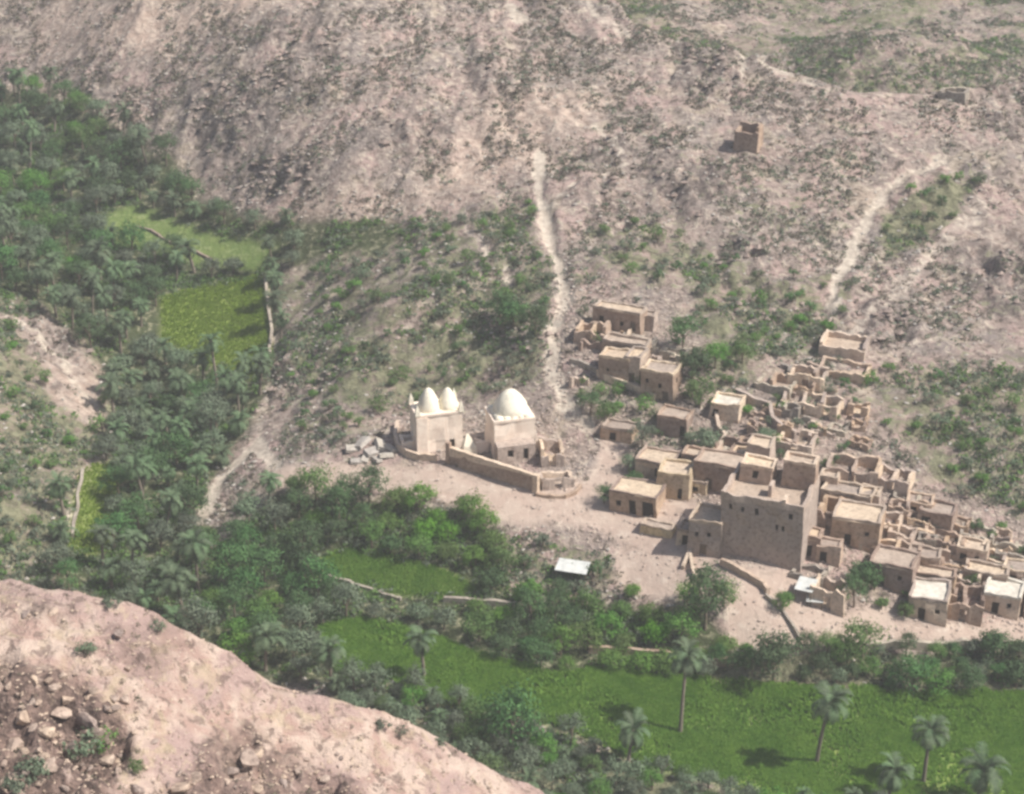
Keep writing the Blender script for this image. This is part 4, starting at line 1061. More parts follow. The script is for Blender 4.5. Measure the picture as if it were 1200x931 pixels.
def make_tree(name, h, rx, rz, mat, seed, nc=26, per=42, leaf=.17, trunk=.16):
    rng = np.random.default_rng(seed)
    zc = h - rz * .95
    p, nn, cc = crown_points(rx, rz, zc, nc, per, rng)
    p[:, 2] = np.maximum(p[:, 2], .1)
    cm = leaves_mesh(name + '_crown', p, nn, rng.uniform(.6, 1.3, len(p)) * leaf, mat, .6, rng)
    mb = MB(); z1 = max(.4, zc - rz * .35)
    mb.tube([(0, 0, -.6), (.05, 0, z1 * .5), (-.05, .05, z1), (0, 0, zc)], [trunk * 1.3, trunk, trunk * .8, trunk * .45], 7)
    for q in cc[:: max(1, len(cc) // 7)]:
        mid = (q[0] * .5, q[1] * .5, (q[2] + z1) / 2 + .1)
        mb.tube([(0, 0, z1 * .9), mid, tuple(q)], [trunk * .55, trunk * .38, trunk * .14], 5)
    return mb.mesh(name + '_trunk', 'bark', True), cm

def frond_geo(L, elev, rng, droop=1.0):
    """one palm frond along +X: rachis strip and leaflets"""
    V = []; F = []
    n = 11; pos = np.zeros(3); ang = elev; pts = []
    for i in range(n + 1):
        pts.append(pos.copy()); pos = pos + np.array([math.cos(ang), 0, math.sin(ang)]) * L / n
        ang -= droop * (.08 + .02 * i) * (1.0 + .35 * math.cos(elev))
    for i in range(n):
        w = .035 * (1 - i / n) + .012
        a, b = pts[i], pts[i + 1]; o = len(V)
        V += [a + [0, -w, 0], a + [0, w, 0], b + [0, w, 0], b + [0, -w, 0]]; F.append((o, o + 1, o + 2, o + 3))
        if i >= 1:
            d = (b - a) / np.linalg.norm(b - a); ll = L * .24 * math.sin(math.pi * (.18 + .8 * i / (n + .6)))
            for s in (-1, 1):
                for hshift in (0, .5):
                    q = a + (b - a) * hshift
                    tip = q + d * ll * .65 + np.array([0, s * ll * .8, 0]) + np.array([0, 0, ll * (.12 - .35 * rng.random())])
                    o = len(V); wv = d * .034 * L / 2.4 * 1.6
                    V += [q - wv, q + wv, tip + wv * .3, tip - wv * .3]; F.append((o, o + 1, o + 2, o + 3))
    return np.array(V), np.array(F)
def rot_z(V, a):
    c, s = math.cos(a), math.sin(a); W = V.copy(); W[:, 0] = V[:, 0] * c - V[:, 1] * s; W[:, 1] = V[:, 0] * s + V[:, 1] * c; return W
def make_palm(name, h, L, seed, nf=26):
    rng = np.random.default_rng(seed); VV = []; FF = []; o = 0
    lean = rng.uniform(-.5, .5, 2)
    for i in range(nf):
        e = math.radians(80 - 130 * (i / nf) ** 1.2 + rng.uniform(-14, 14))
        V, F = frond_geo(L * rng.uniform(.7, 1.12), e, rng, rng.uniform(.6, 1.5))
        V = rot_z(V, i * 2.399 + rng.uniform(-.2, .2)) + np.array([lean[0], lean[1], h]); VV.append(V); FF.append(F + o); o += len(V)
    cm = np_mesh(name + '_crown', np.concatenate(VV), np.concatenate(FF), False, MAT['palm'])
    return palm_trunk(name, h, lean), cm, lean
def palm_trunk(name, h, lean):
    mb = MB(); n = 7
    mb.tube([(lean[0] * (k / n) ** 1.6, lean[1] * (k / n) ** 1.6, -.5 + (h + .6) * k / n) for k in range(n + 1)], [.24 - .1 * k / n + (.03 if k % 2 else 0) for k in range(n + 1)], 7)
    return mb.mesh(name + '_trunk', 'palmbark', True)

PROTO = {}
PROTO['palm'] = [make_palm('palm', hh, LL, 100 + i)[:2] for i, (hh, LL) in enumerate([(4.2, 2.5), (5.2, 2.6), (3.2, 2.3), (4.6, 2.9), (2.2, 2.5), (6.2, 2.6)])]
def fam(key, mat, specs, seed, leaf=.17, **k):
    PROTO[key] = [make_tree(key, hh, rx, rz, mat, seed + i, leaf=leaf, **k) for i, (hh, rx, rz) in enumerate(specs)]
fam('grey', 'leaf_grey', [(3.8, 2.0, 1.7), (4.6, 2.3, 2.0), (3.0, 1.8, 1.4), (5.2, 2.2, 2.4)], 200)
fam('dark', 'leaf_dark', [(4.6, 2.5, 2.2), (5.4, 2.8, 2.5), (3.6, 2.1, 1.8), (6.6, 2.5, 3.0)], 300, nc=30, per=46)
fam('mid', 'leaf_mid', [(4.2, 2.3, 2.0), (5.0, 2.6, 2.3), (3.2, 2.0, 1.6)], 400, nc=28, per=44)
fam('bright', 'leaf_bright', [(3.2, 2.1, 1.6), (2.6, 1.9, 1.3), (4.2, 2.3, 2.0)], 500, nc=28, per=44)
fam('shrub_green', 'leaf_mid', [(1.3, .95, .7), (1.0, .8, .55), (1.6, 1.1, .9)], 600, leaf=.11, nc=12, per=26, trunk=.06)
fam('shrub_grey', 'leaf_grey', [(1.2, .95, .65), (.9, .8, .5), (1.5, 1.1, .8)], 700, leaf=.11, nc=12, per=26, trunk=.06)
fam('shrub_dark', 'leaf_dark', [(1.2, .9, .65), (1.6, 1.1, .9)], 800, leaf=.11, nc=12, per=26, trunk=.06)

def hidden(x, y, z):
    """is the point behind higher ground as seen from the camera"""
    t = np.linspace(.3, .985, 160)
    return bool(np.any(hgt(x * t, y * t) > CAMZ + (z - CAMZ) * t + .2))
TREE_N = [0]
def plant(key, x, y, label, group, cat='tree', scale=1.0, name=None, rnd=random, variant=None, zs=None):
    var = PROTO[key][variant if variant is not None else rnd.randrange(len(PROTO[key]))]
    z = float(hgt(x, y)) - .05
    e = empty(name or {'palm': 'date_palm'}.get(key, 'shrub' if key.startswith('shrub') else 'broadleaf_tree'), (x, y, z), rnd.uniform(0, 6.28))
    if key == 'palm': e.rotation_euler = (rnd.uniform(-.13, .13), rnd.uniform(-.13, .13), rnd.uniform(0, 6.28))
    k = scale * rnd.uniform(.88, 1.14); e.scale = (k, k, k * (zs or rnd.uniform(.9, 1.12)))
    tag(e, label, cat, group)
    link(bpy.data.objects.new('trunk' if cat == 'tree' or cat == 'palm' else 'stem', var[0]), e)
    link(bpy.data.objects.new('crown' if cat == 'tree' or cat == 'palm' else 'foliage', var[1]), e)
    return e
def poisson(cand, rmin, taken):
    """cand (n,2) world points in random order; keeps those further than rmin(x,y) from each other"""
    cell = 3.0; grid = {}
    for q in taken: grid.setdefault((int(q[0] // cell), int(q[1] // cell)), []).append(q)
    out = []
    for x, y in cand:
        r = rmin; R_ = int(r // cell) + 1; ok = True
        i, j = int(x // cell), int(y // cell)
        for a in range(i - R_, i + R_ + 1):
            for b in range(j - R_, j + R_ + 1):
                for q in grid.get((a, b), ()):
                    if (q[0] - x) ** 2 + (q[1] - y) ** 2 < r * r: ok = False
                    if not ok: break
                if not ok: break
            if not ok: break
        if ok: grid.setdefault((i, j), []).append((x, y)); out.append((x, y))
    return out
gi = RNG.permutation(ny * nx)
def candidates(mask, n, margin=110):
    """random ground points where mask holds and which lie in the view"""
    u_, v_ = project(X, Y, H)
    m = mask & (u_ > -margin) & (u_ < 1200 + margin) & (v_ > -30) & (v_ < 975)
    idx = np.nonzero(m.ravel())[0]; idx = RNG.permutation(idx)[:n]
    xy = np.stack([X.ravel()[idx] + RNG.uniform(-.2, .2, len(idx)), Y.ravel()[idx] + RNG.uniform(-.2, .2, len(idx))], 1)
    return xy
UU, VV_ = project(X, Y, H)
taken = []
# --- single trees named by where they stand
SINGLE = [ # key, u, v, scale, label
 ('dark',602,383,1.15,'dark green tree beside the white footpath above the tombs'),
 ('dark',628,392,1.0,'dark green tree close to the bend of the white footpath'),
 ('dark',586,372,.9,'dark green tree at the upper edge of the clump by the white footpath'),
 ('mid',712,492,.75,'bushy tree below the pale terrace wall of the hamlet'),
 ('dark',692,487,.65,'small dark tree beside the path below the hamlet'),
 ('grey',752,527,.8,'grey green tree beside the cream roofed house among trees'),
 ('grey',737,552,.6,'small tree beside the ramp path above the dirt square'),
 ('dark',742,572,.6,'dark bush tree in the shade of the flat cream roof'),
 ('dark',708,590,.5,'dark bush at the back corner of the cream roofed shed'),
 ('mid',820,478,1.0,'tall green tree beside the lowest hamlet house'),
 ('dark',812,445,1.05,'dark tree uphill of the lowest hamlet house'),
 ('dark',800,412,.9,'dark tree on the slope beside the middle hamlet roofs'),
 ('grey',828,530,.9,'grey green tree below the whitish grey rounded roof'),
 ('mid',838,432,.85,'green tree on the scrub slope between hamlet and walled plots'),
 ('mid',870,425,.8,'green tree uphill of the zigzag mud wall'),
 ('grey',896,524,.75,'grey green tree inside the bend of the zigzag mud wall'),
 ('dark',1008,690,.95,'dark tree in the lane beside the broad brown house'),
 ('dark',1000,712,.75,'dark tree at the corner of the pale walled room'),
 ('mid',1060,722,.6,'small tree beside the white roofed house with grey front'),
 ('mid',918,712,.6,'bush tree beside the white sheet roof'),
 ('dark',826,738,1.15,'large dark tree at the foot of the bare yard'),
 ('mid',798,752,1.0,'green tree at the field side of the bare yard'),
 ('mid',848,712,.8,'light tree at the corner below the tower house'),
 ('bright',762,728,.8,'bright bush at the edge of the bare yard'),
 ('dark',906,800,1.05,'dark round tree standing in front of the terrace wall'),
 ('mid',1010,772,.95,'light green tree at the gap below the low yard'),
 ('dark',1068,812,1.0,'dark tree at the edge of main field below the white roofed house'),
 ('mid',1095,815,.8,'green tree next to the dark tree at the edge of main field'),
 ('dark',1164,772,1.0,'dark round tree in front of the pinkish white roof'),
 ('dark',1190,805,.85,'dark tree at the far end of the terrace wall'),
 ('dark',600,878,1.25,'large dark tree standing at the edge of main field below the spur'),
 ('mid',632,888,.9,'green tree beside the large dark tree below the spur'),
 ('dark',962,790,.6,'small dark bush at the foot of the terrace wall'),
 ('bright',740,700,.55,'bright green bush below the field shelter'),
 ('dark',655,700,.6,'dark bush tree beside the field shelter'),
]
for k, u, v, sc, lab in SINGLE:
    p = P(u, v); taken.append((p.x, p.y)); plant(k, p.x, p.y, lab, None, 'tree', sc)
# --- palms with separate fronds
FR = [np_mesh('frond', *frond_geo(2.5, math.radians(e), np.random.default_rng(e + 200)), False, MAT['palm']) for e in (78, 62, 45, 28, 5, -25, -55)]
def big_palm(u, v, h, L, label, seed):
    rnd = random.Random(seed); p = P(u, v); taken.append((p.x, p.y))
    e = empty('date_palm', (p.x, p.y, p.z), rnd.uniform(0, 6)); tag(e, label, 'palm')
    lean = (rnd.uniform(-1.3, 1.3), rnd.uniform(-.5, .5))
    link(bpy.data.objects.new('trunk', palm_trunk('date_palm', h, lean)), e)
    for i in range(28):
        o = link(bpy.data.objects.new('frond', FR[min(6, int(i / 28 * 7))]), e)
        o.location = (lean[0], lean[1], h); o.rotation_euler = (rnd.uniform(-.3, .3), rnd.uniform(-.22, .22), i * 2.399 + rnd.uniform(-.3, .3)); o.scale = [L / 2.5 * rnd.uniform(.85, 1.1)] * 3
big_palm(797, 862, 9.6, 2.8, 'tall date palm with a long bare trunk in front of the large yard tree', 1)
big_palm(957, 895, 8.6, 3.1, 'pale date palm standing in main field below the dark round tree', 2)
big_palm(1082, 918, 6.6, 2.7, 'slim date palm in main field next to a short broad palm', 3)
big_palm(1146, 936, 4.2, 3.5, 'short broad date palm at the near edge of main field', 4)
big_palm(497, 796, 5.6, 2.6, 'lone date palm at the head of main field', 5)
big_palm(388, 802, 5.0, 2.7, 'date palm at the corner of main field beside the spur', 6)
big_palm(232, 690, 6.8, 3.0, 'date palm with a dark leaning trunk above the stream bed', 7)
big_palm(735, 905, 4.6, 2.8, 'date palm among the grey bushes below main field', 8)
big_palm(1040, 940, 3.6, 2.8, 'low date palm among bushes on the near bank', 9)

# --- the grove along the stream bed
fwin = np.maximum.reduce([sampler(np.maximum.reduce(fields[1:4]), X, Y + dy_) for dy_ in (2.0, 4.5)]) * (VV_ < 735)
ok = (grove > .55) & (field < .25) & (fwin < .4) & (path < .2) & (plaza < .2) & ~is_spur
for q in poisson(candidates(ok & (UU > 345) & (VV_ > 560), 6000), 2.9, taken):
    x, y = q; z = float(hgt(x, y))
    if hidden(x, y, z + 3.2): continue
    u_, v_ = project(x, y, z); taken.append(q)
    if v_ > 725 and u_ < 560: key, lab = 'grey', 'grey green bush tree between main field and the spur'
    else:
        t = fbm(np.array([x]), np.array([y]), 9, 2, 88)[0] + random.uniform(-.25, .25)
        key = 'dark' if t < -.12 else ('mid' if t < .1 else 'bright')
        lab = {'dark': 'dark leafy tree on the lush bank below the dirt square', 'mid': 'green leafy tree on the lush bank below the dirt square', 'bright': 'bright green bushy tree on the lush bank below the dirt square'}[key]
    sc = random.uniform(.6, .92)
    bl = min([(360,600,'under the end of the dirt square'),(450,610,'below the dirt square'),(560,630,'below the forecourt of the tombs'),(440,670,'around the small upper field'),(540,690,'between upper field and shelter'),
              (640,730,'below the field shelter'),(720,750,'along the edge of main field'),(400,730,'at the head of main field'),(800,740,'at the foot of the bare yard')], key=lambda m: math.hypot(m[0] - u_, m[1] - v_))[2]
    if 'bank below' in lab: lab = lab.split(' on the')[0] + ' ' + bl
    lab = ('low ' if sc < .72 else ('big ' if sc > .82 else '')) + lab
    plant(key, x, y, lab, lab.replace('tree', 'trees'), 'tree', sc)
LM = [(20,150,'at the head of the valley under the bare hill'),(150,170,'along the foot of the bare hill'),(30,260,'beside the distant green plots'),(150,225,'uphill of the distant green plots'),(260,240,'in the corner of the valley under the rock gully'),
      (330,285,'along the foot of the pale hillside'),(200,320,'between the distant plots and the yellow green field'),(60,330,'at the top of the bare slope across the stream'),(130,380,'beside the bare slope across the stream'),
      (290,380,'at the edge of the yellow green field'),(230,450,'below the yellow green field'),(150,500,'in the thick of the grove by the stream'),(270,520,'beside the forked footpath'),(150,600,'beside the olive strip field'),
      (200,560,'in the middle of the palm grove'),(240,640,'around the leaning palm above the stream bed'),(130,680,'just behind the crest of the spur'),(230,710,'in the hollow behind the spur'),(300,640,'below the forked footpath'),(300,720,'where the stream bed meets the fields')]
for q in poisson(candidates(ok & (UU <= 345), 9000), 3.3, taken):
    x, y = q; z = float(hgt(x, y))
    if hidden(x, y, z + 4.2): continue
    u_, v_ = project(x, y, z); taken.append(q)
    far = v_ < 330
    lush = (u_ > 235 and v_ > 640)
    t = random.random()
    if lush: key = 'dark' if t < .5 else ('bright' if t < .72 else ('mid' if t < .9 else 'palm'))
    elif far: key = 'palm' if t < .3 else ('grey' if t < .62 else ('mid' if t < .82 else 'dark'))
    else: key = 'palm' if t < .62 else ('grey' if t < .85 else 'dark')
    where = min(LM, key=lambda m: math.hypot(m[0] - u_, (m[1] - v_) * 1.3))[2]
    sc = random.uniform(.72, 1.08)
    size = 'short ' if sc < .84 else ('large ' if sc > .97 else '')
    kind = size + {'palm': 'grey green date palm', 'grey': 'grey green bushy tree', 'dark': 'dark leafy tree', 'mid': 'green leafy tree', 'bright': 'bright green bushy tree'}[key]
    plant(key, x, y, kind + ' ' + where, kind.replace('tree', 'trees').replace('palm', 'palms') + ' ' + where, 'palm' if key == 'palm' else 'tree', sc)
HEDGE = [(850,768),(900,772),(1000,766),(1100,763),(1210,763),(1300,766),(1300,822),(1200,812),(1050,808),(900,800),(820,795)]
hm_ = PM(HEDGE, 4, 3) > .5
for q in poisson(candidates(hm_, 3000), 1.9, taken):
    x, y = q; taken.append(q)
    key = random.choice(['dark', 'dark', 'mid', 'grey'])
    lab = {'dark': 'dark', 'mid': 'green', 'grey': 'grey green'}[key] + ' hedge bush along the foot of the long terrace wall'
    plant(key, x, y, lab, lab.replace('bush', 'bushes'), 'bush', random.uniform(.4, .66), name='bush')
# --- bushes on the near bank below the main field
NEAR = [(470,806),(590,846),(650,858),(720,888),(800,912),(900,944),(1200,966),(1400,966),(1400,1040),(650,1040),(600,945),(500,885),(400,835),(380,805)]
nearm = (PM(NEAR, 5, 3) > .5) & ~is_spur
for q in poisson(candidates(nearm, 3000), 2.1, taken):
    x, y = q; z = float(hgt(x, y))
    if hidden(x, y, z + 2): continue
    taken.append(q)
    key = random.choice(['grey', 'grey', 'grey', 'mid', 'palm'])
    lab = {'grey': 'grey green bush on the bank between main field and the spur', 'mid': 'green bush on the bank between main field and the spur', 'palm': 'young date palm on the bank between main field and the spur'}[key]
    u_, v_ = project(x, y, z)
    lab = lab.split(' on the bank')[0] + ' on the near bank ' + ('under the spur crest' if u_ < 520 else 'beside the large dark tree' if u_ < 680 else 'beside the low palm of the bushes' if u_ < 860 else 'below the pale field palm' if u_ < 1040 else 'around the short broad palm')
    plant(key, x, y, lab, lab.replace('bush', 'bushes').replace('palm', 'palms'), 'palm' if key == 'palm' else 'bush', random.uniform(.45, .7), variant=4 if key == 'palm' else None, name='date_palm' if key == 'palm' else 'bush')
# --- larger shrubs one can count on the slopes
shm = (veg > .44) & (grove < .3) & (field < .1) & ~is_spur & (~is_far)
for u, v, k, sc, lab in [(95,892,'shrub_grey',1.5,'grey green shrub among the dark boulders of the spur'),(128,880,'shrub_green',1.2,'green shrub at the edge of the dark boulders of the spur'),(40,915,'shrub_grey',1.5,'large grey green shrub below the dark boulders of the spur'),
        (102,768,'shrub_grey',1.1,'grey green shrub standing alone on the pale slope of the spur'),(160,905,'shrub_green',.9,'small green shrub on the spur beside a boulder'),(20,930,'shrub_grey',1.3,'grey shrub at the low end of the dark boulders'),
        (448,855,'shrub_grey',.8,'small shrub on the crest of the spur'),(470,862,'shrub_grey',.7,'smaller shrub next to the small shrub on the crest'),(517,872,'shrub_grey',.7,'shrub near the end of the spur crest'),(130,712,'shrub_grey',.9,'shrub on the highest crest of the spur'),(185,742,'shrub_grey',.8,'shrub on the spur crest where it bends down')]:
    p = P(u, v)
    if p.y < 165: plant(k, p.x, p.y, lab, None, 'shrub', sc)
AREAS = [(lambda u, v: u < 150, 'on the stony slope across the stream bed'), (lambda u, v: u < 660 and v < 545, 'on the green slope uphill of the domed tombs'),
         (lambda u, v: v > 600 and u < 760, 'on the scrub patch round the field shelter'), (lambda u, v: u > 1000 and v > 400, 'on the scrub slope uphill of the lower village'),
         (lambda u, v: u > 1000, 'beside the diagonal track'), (lambda u, v: True, 'on the scrub slope above the hamlet')]
ns = 0
for q in poisson(candidates(shm, 9000, 10), 2.1, taken):
    if ns >= 230: break
    x, y = q; z = float(hgt(x, y)); u_, v_ = project(x, y, z)
    if hidden(x, y, z + 1) or random.random() < .25: continue
    taken.append(q); ns += 1
    key = random.choice(['shrub_green', 'shrub_grey', 'shrub_dark', 'shrub_green'])
    w_ = next(a[1] for a in AREAS if a[0](u_, v_))
    lab = {'shrub_green': 'green', 'shrub_grey': 'grey green', 'shrub_dark': 'dark green'}[key] + ' shrub ' + w_
    sc = random.uniform(.75, 1.4); lab = ('small ' if sc < .95 else 'large ' if sc > 1.2 else '') + lab
    plant(key, x, y, lab, lab.replace('shrub', 'shrubs'), 'shrub', sc)

rs = random.Random(77)
for poly, nn, w_ in (([(1010,590),(1200,650),(1200,720),(1010,690)], 22, 'between the houses of the lower village'), ([(840,450),(1010,460),(1010,550),(860,540)], 34, 'between the ruins above the tower house'), ([(670,350),(800,360),(820,480),(680,460)], 14, 'between the houses of the hillside hamlet')):
    us = [q[0] for q in poly]; vs = [q[1] for q in poly]
    for _ in range(nn):
        u, v = rs.uniform(min(us), max(us)), rs.uniform(min(vs), max(vs))
        p = P(u, v); k = rs.choice(['shrub_green', 'shrub_grey', 'shrub_dark'])
        lab = {'shrub_green': 'green', 'shrub_grey': 'grey green', 'shrub_dark': 'dark green'}[k] + ' shrub growing ' + w_
        plant(k, p.x, p.y, lab, lab.replace('shrub', 'shrubs'), 'shrub', rs.uniform(.6, 1.1), rnd=rs)
# --- uncountable cover, one object per kind
def scatter_leaves(name, label, xy, rad, hgt_k, nleaf, leaf, mat, seed):
    rng = np.random.default_rng(seed); n = len(xy)
    z = hgt(xy[:, 0], xy[:, 1])
    d = rng.normal(size=(n, nleaf, 3)); d /= np.linalg.norm(d, axis=2, keepdims=True); d[..., 2] = np.abs(d[..., 2])
    r = rad[:, None, None] * rng.uniform(.35, 1.0, (n, nleaf, 1)) ** .5
    p = d * r * np.array([1, 1, hgt_k]); p[..., 0] += xy[:, 0, None]; p[..., 1] += xy[:, 1, None]; p[..., 2] += z[:, None]
    nn = d + rng.normal(size=d.shape) * .7
    sz = (rad[:, None] * leaf * rng.uniform(.7, 1.3, (n, nleaf))).ravel()
    me = leaves_mesh(name, p.reshape(-1, 3), nn.reshape(-1, 3), sz, mat, .6, rng)
    o = link(bpy.data.objects.new(name, me)); tag(o, label, kind='stuff'); return o
def weighted(mask_w, n, seed):
    """n random world points on the visible ground, density following mask_w"""
    rng = np.random.default_rng(seed)
    area = np.gradient(XS)[None, :] * np.gradient(YS)[:, None]
    inview = (UU > -190) & (UU < 1390) & (VV_ > -40) & (VV_ < 980)
    w = (mask_w * area * inview).ravel(); w = w / w.sum()
    k = rng.choice(ny * nx, n, p=w)
    xy = np.stack([X.ravel()[k] + rng.uniform(-.3, .3, n), Y.ravel()[k] + rng.uniform(-.3, .3, n)], 1)
    return xy
clear = (1 - path) * (1 - plaza) * (1 - field) * (1 - .85 * vill * (veg < .35))
patch = np.clip(.42 + 2.4 * fbm(X, Y, 7, 3, 99) - 1.2 * (gul - .25), .03, 1)
xy = weighted(np.clip(1.05 - veg, .1, 1) * clear * patch * (~is_spur) * (1 - grove), 18000, 1)
scatter_leaves('dry_scrub', 'low dry scrub dotting the bare hillsides', xy, RNG.uniform(.22, .6, len(xy)) * (1 + .25 * (xy[:, 1] > 290)), .8, 12, .32, 'leaf_dry', 2)
xy = weighted(veg ** 2 * clear * patch * (~is_spur) * (1 - .3 * grove), 27000, 3)
scatter_leaves('green_scrub', 'green scrub covering the slopes and valley floor', xy, RNG.uniform(.25, .8, len(xy)), .8, 14, .3, 'leaf_grey', 4)
xy = weighted((veg > .5) * (.22 + .78 * grove) * clear * patch * (~is_spur), 11000, 5)
scatter_leaves('leafy_undergrowth', 'dark green undergrowth between the trees', xy, RNG.uniform(.3, .9, len(xy)), .9, 16, .3, 'leaf_mid', 6)
xy = weighted(np.where(is_spur, .2 + patch, 0), 500, 7)
scatter_leaves('spur_scrub', 'sparse dry tufts on the rocky spur', xy, RNG.uniform(.12, .4, len(xy)), .7, 14, .3, 'leaf_dry', 8)

def blades(name, label, mask, n, h0, h1, mat, seed, w=.05, rows=None):
    rng = np.random.default_rng(seed); xy = weighted(mask, n, seed); n = len(xy)
    z = hgt(xy[:, 0], xy[:, 1])
    vv = []; 
    base = np.stack([xy[:, 0], xy[:, 1], z - .03], 1)
    hv = rng.uniform(h0, h1, n) * (.75 + .5 * vnoise(xy[:, 0] / 3, xy[:, 1] / 3, seed))
    V = []
    for k in range(4):
        a = rng.uniform(0, 6.283, n); c, s = np.cos(a), np.sin(a); lean = rng.uniform(.15, .5, n) * hv
        wd = w * rng.uniform(.8, 1.6, n)
        p0 = base + np.stack([-s * wd, c * wd, 0 * a], 1); p1 = base + np.stack([s * wd, -c * wd, 0 * a], 1)
        mid = base + np.stack([c * lean * .45, s * lean * .45, hv * .7], 1); tip = base + np.stack([c * lean * 1.2, s * lean * 1.2, hv * rng.uniform(.75, 1.0, n)], 1)
        o = np.stack([-s * wd * .9, c * wd * .9, 0 * a], 1)
        V.append(np.stack([p0, p1, mid - o, tip], 1)); 
    V = np.concatenate(V).reshape(-1, 3)
    me = np_mesh(name, V, np.arange(len(V)).reshape(-1, 4), False, MAT[mat])
    o = link(bpy.data.objects.new(name, me)); tag(o, label, kind='stuff')
blades('crop', 'tall green crop filling the main field', (fields[0] > .5) * np.clip(.6 + 1.6 * fbm(X, Y, 5, 3, 66), .15, 1), 80000, .35, 1.0, 'crop', 11, .055)
blades('crop', 'short green crop on the upper plots', fields[1] > .5, 9000, .2, .42, 'crop', 12, .06)
blades('crop', 'yellow green crop on the side plots', (fields[2] > .5) | (fields[3] > .5), 9000, .25, .45, 'crop_yellow', 13, .06)

# ------------------------------------------------------------------ stones
def rock_mesh(seed, sub=2):
    import bmesh
    bm = bmesh.new(); bmesh.ops.create_icosphere(bm, subdivisions=sub, radius=1)
    rng = np.random.default_rng(seed); pl = rng.normal(size=(9, 3)); pl /= np.linalg.norm(pl, axis=1, keepdims=True); off = rng.uniform(.38, .75, 9)
    for vtx in bm.verts:
        p = np.array(vtx.co)
        for a, o in zip(pl, off):
            dd = p @ a - o
            if dd > 0: p = p - a * dd
        p *= 1 + .06 * math.sin(p[0] * 5 + seed) * math.cos(p[1] * 6)
        vtx.co = Vector(p * np.array([1.15, .9, .75]))
    me = bpy.data.meshes.new('boulder'); bm.to_mesh(me); bm.free(); me.materials.append(MAT['rockm']); return me
RK = [rock_mesh(i) for i in range(6)]
nb = 0
for u, v, s in [(70,838,1.6),(100,848,1.9),(55,860,1.3),(30,845,1.5),(15,880,1.5),(120,868,1.7),(85,880,1.4),(45,825,.9),(110,812,.9),(65,808,.8),(125,893,1.2),(140,905,1.1),(170,900,.7),(290,893,1.6),(300,888,1.1),(270,905,1.0),
                (215,925,1.5),(230,915,1.1),(330,920,1.0),(180,870,.6),(125,790,1.0),(150,785,.7),(255,838,.5),(268,836,.5),(350,905,.8),(380,915,.8),(300,925,.9),(60,900,1.2),(20,915,1.3),(160,925,1.2),(40,800,.8),(140,745,.8),(30,722,.7),(60,718,.9),
                (440,905,.5),(400,890,.4),(330,868,.5),(220,790,.4),(180,760,.5)] + \
               [(random.uniform(0, 170), random.uniform(795, 930), random.uniform(.35, .8)) for _ in range(45)] + [(random.uniform(170, 430), random.uniform(880, 930), random.uniform(.25, .6)) for _ in range(35)]:
    p = P(u, v)
    if p.y > 162: continue
    o = link(bpy.data.objects.new('boulder', random.choice(RK))); s *= .62
    s *= 1.2; o.location = p + Vector((0, 0, s * .1)); o.rotation_euler = (random.uniform(-.4, .4), random.uniform(-.4, .4), random.uniform(0, 6.3)); o.scale = (s, s * random.uniform(.7, 1.1), s * random.uniform(.7, 1.2))
    bz = 'in the dark rock patch of the spur' if u < 170 and v > 790 else ('on the low rocky shelf of the spur' if v > 875 else 'on the pale slope of the spur')
    bs = 'large' if s > .75 else ('small' if s < .4 else 'middling')
    tag(o, bs + ' pinkish brown boulder ' + bz, 'boulder', bs + ' boulders ' + bz)
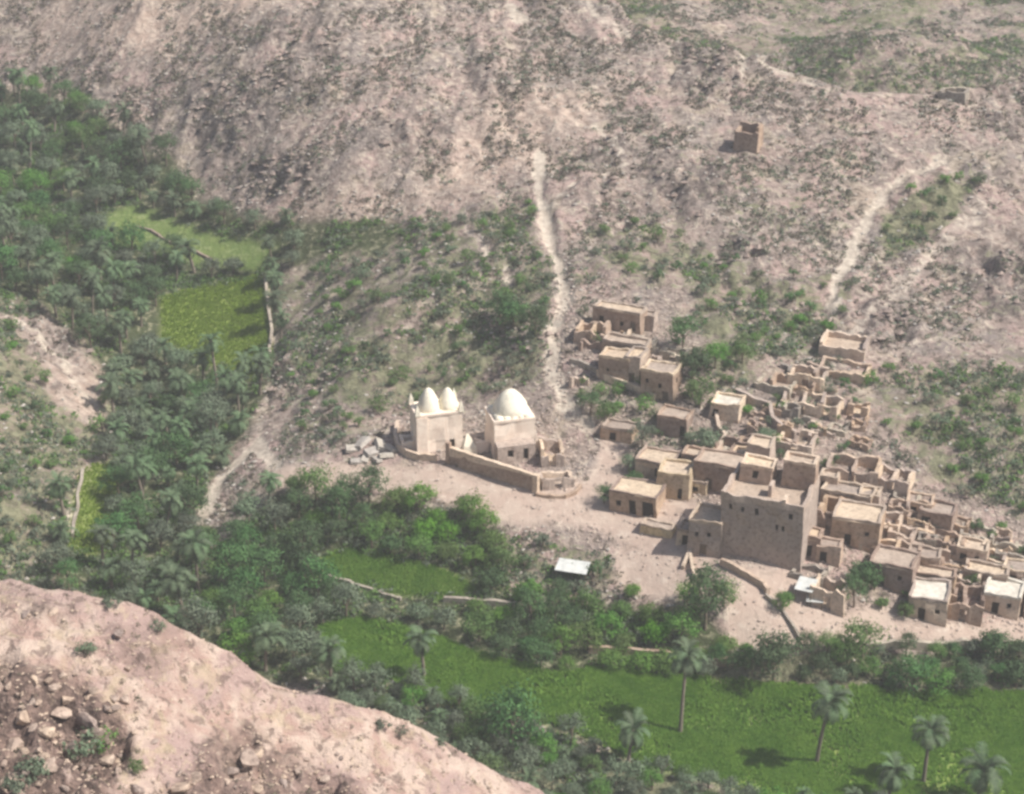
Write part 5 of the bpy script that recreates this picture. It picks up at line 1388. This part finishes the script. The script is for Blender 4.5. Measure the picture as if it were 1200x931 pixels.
def stones(name, label, xy, sz, mat, seed):
    rng = np.random.default_rng(seed); n = len(xy)
    ico = np.array([(0,0,1),(.9,0,.3),(.28,.85,.35),(-.72,.53,.3),(-.72,-.53,.35),(.28,-.85,.3),(0,0,-.5)])
    F = np.array([(0,1,2),(0,2,3),(0,3,4),(0,4,5),(0,5,1),(6,2,1),(6,3,2),(6,4,3),(6,5,4),(6,1,5)])
    V = ico[None] * rng.uniform(.6, 1.3, (n, 7, 1)) * (sz[:, None, None] * np.stack([rng.uniform(.8, 1.4, n), rng.uniform(.7, 1.1, n), rng.uniform(.5, .9, n)], 1)[:, None, :])
    a = rng.uniform(0, 6.28, n); c, s = np.cos(a)[:, None], np.sin(a)[:, None]
    W = V.copy(); W[..., 0] = V[..., 0] * c - V[..., 1] * s; W[..., 1] = V[..., 0] * s + V[..., 1] * c
    W[..., 0] += xy[:, 0, None]; W[..., 1] += xy[:, 1, None]; W[..., 2] += hgt(xy[:, 0], xy[:, 1])[:, None]
    me = np_mesh(name, W.reshape(-1, 3), (F[None] + (np.arange(n) * 7)[:, None, None]).reshape(-1, 3), False, MAT[mat])
    o = link(bpy.data.objects.new(name, me)); tag(o, label, kind='stuff')
xy = weighted((~is_spur) * clear * (1 - grove) * (patch + .3) * (1.1 - veg), 13000, 21)
stones('loose_stones', 'pale loose stones strewn over the hillsides', xy, RNG.uniform(.1, .42, len(xy)) ** 1.0, 'slab', 22)
xy = weighted((~is_spur) * rock * (Y > 240) * (patch + .2), 1500, 31)
stones('rock_debris', 'dark broken rocks on the outcrops of the hillside', xy, RNG.uniform(.3, .85, len(xy)), 'rockm', 32)
xy = weighted(np.where(is_spur, .3 + cz + .4 * patch, 0), 5000, 23)
stones('spur_stones', 'small pinkish stones strewn over the spur', xy, RNG.uniform(.06, .24, len(xy)), 'rockm', 24)
xy = weighted(vill * (plaza * .25 + (1 - plaza)) * (1 - grove), 9000, 25)
stones('rubble', 'small rubble between the houses', xy, RNG.uniform(.08, .34, len(xy)), 'mud_pale', 26)

# ------------------------------------------------------------------ valley haze
hz = MB(); hz.box(-262, 262, -12, 652, float(H.min()) - 1.0, max(CAMZ, float(H.max())) + 4)
hm = bpy.data.materials.new('valley_haze'); hm.use_nodes = True
ht = hm.node_tree; ht.nodes.remove(ht.nodes['Principled BSDF'])
pv = ht.nodes.new('ShaderNodeVolumePrincipled'); pv.inputs['Color'].default_value = (.90, .89, .88, 1); pv.inputs['Density'].default_value = .00042
ht.links.new(pv.outputs[0], ht.nodes['Material Output'].inputs['Volume'])
ho = hz.obj('haze', hm); tag(ho, 'thin pale haze filling the valley air', kind='stuff')
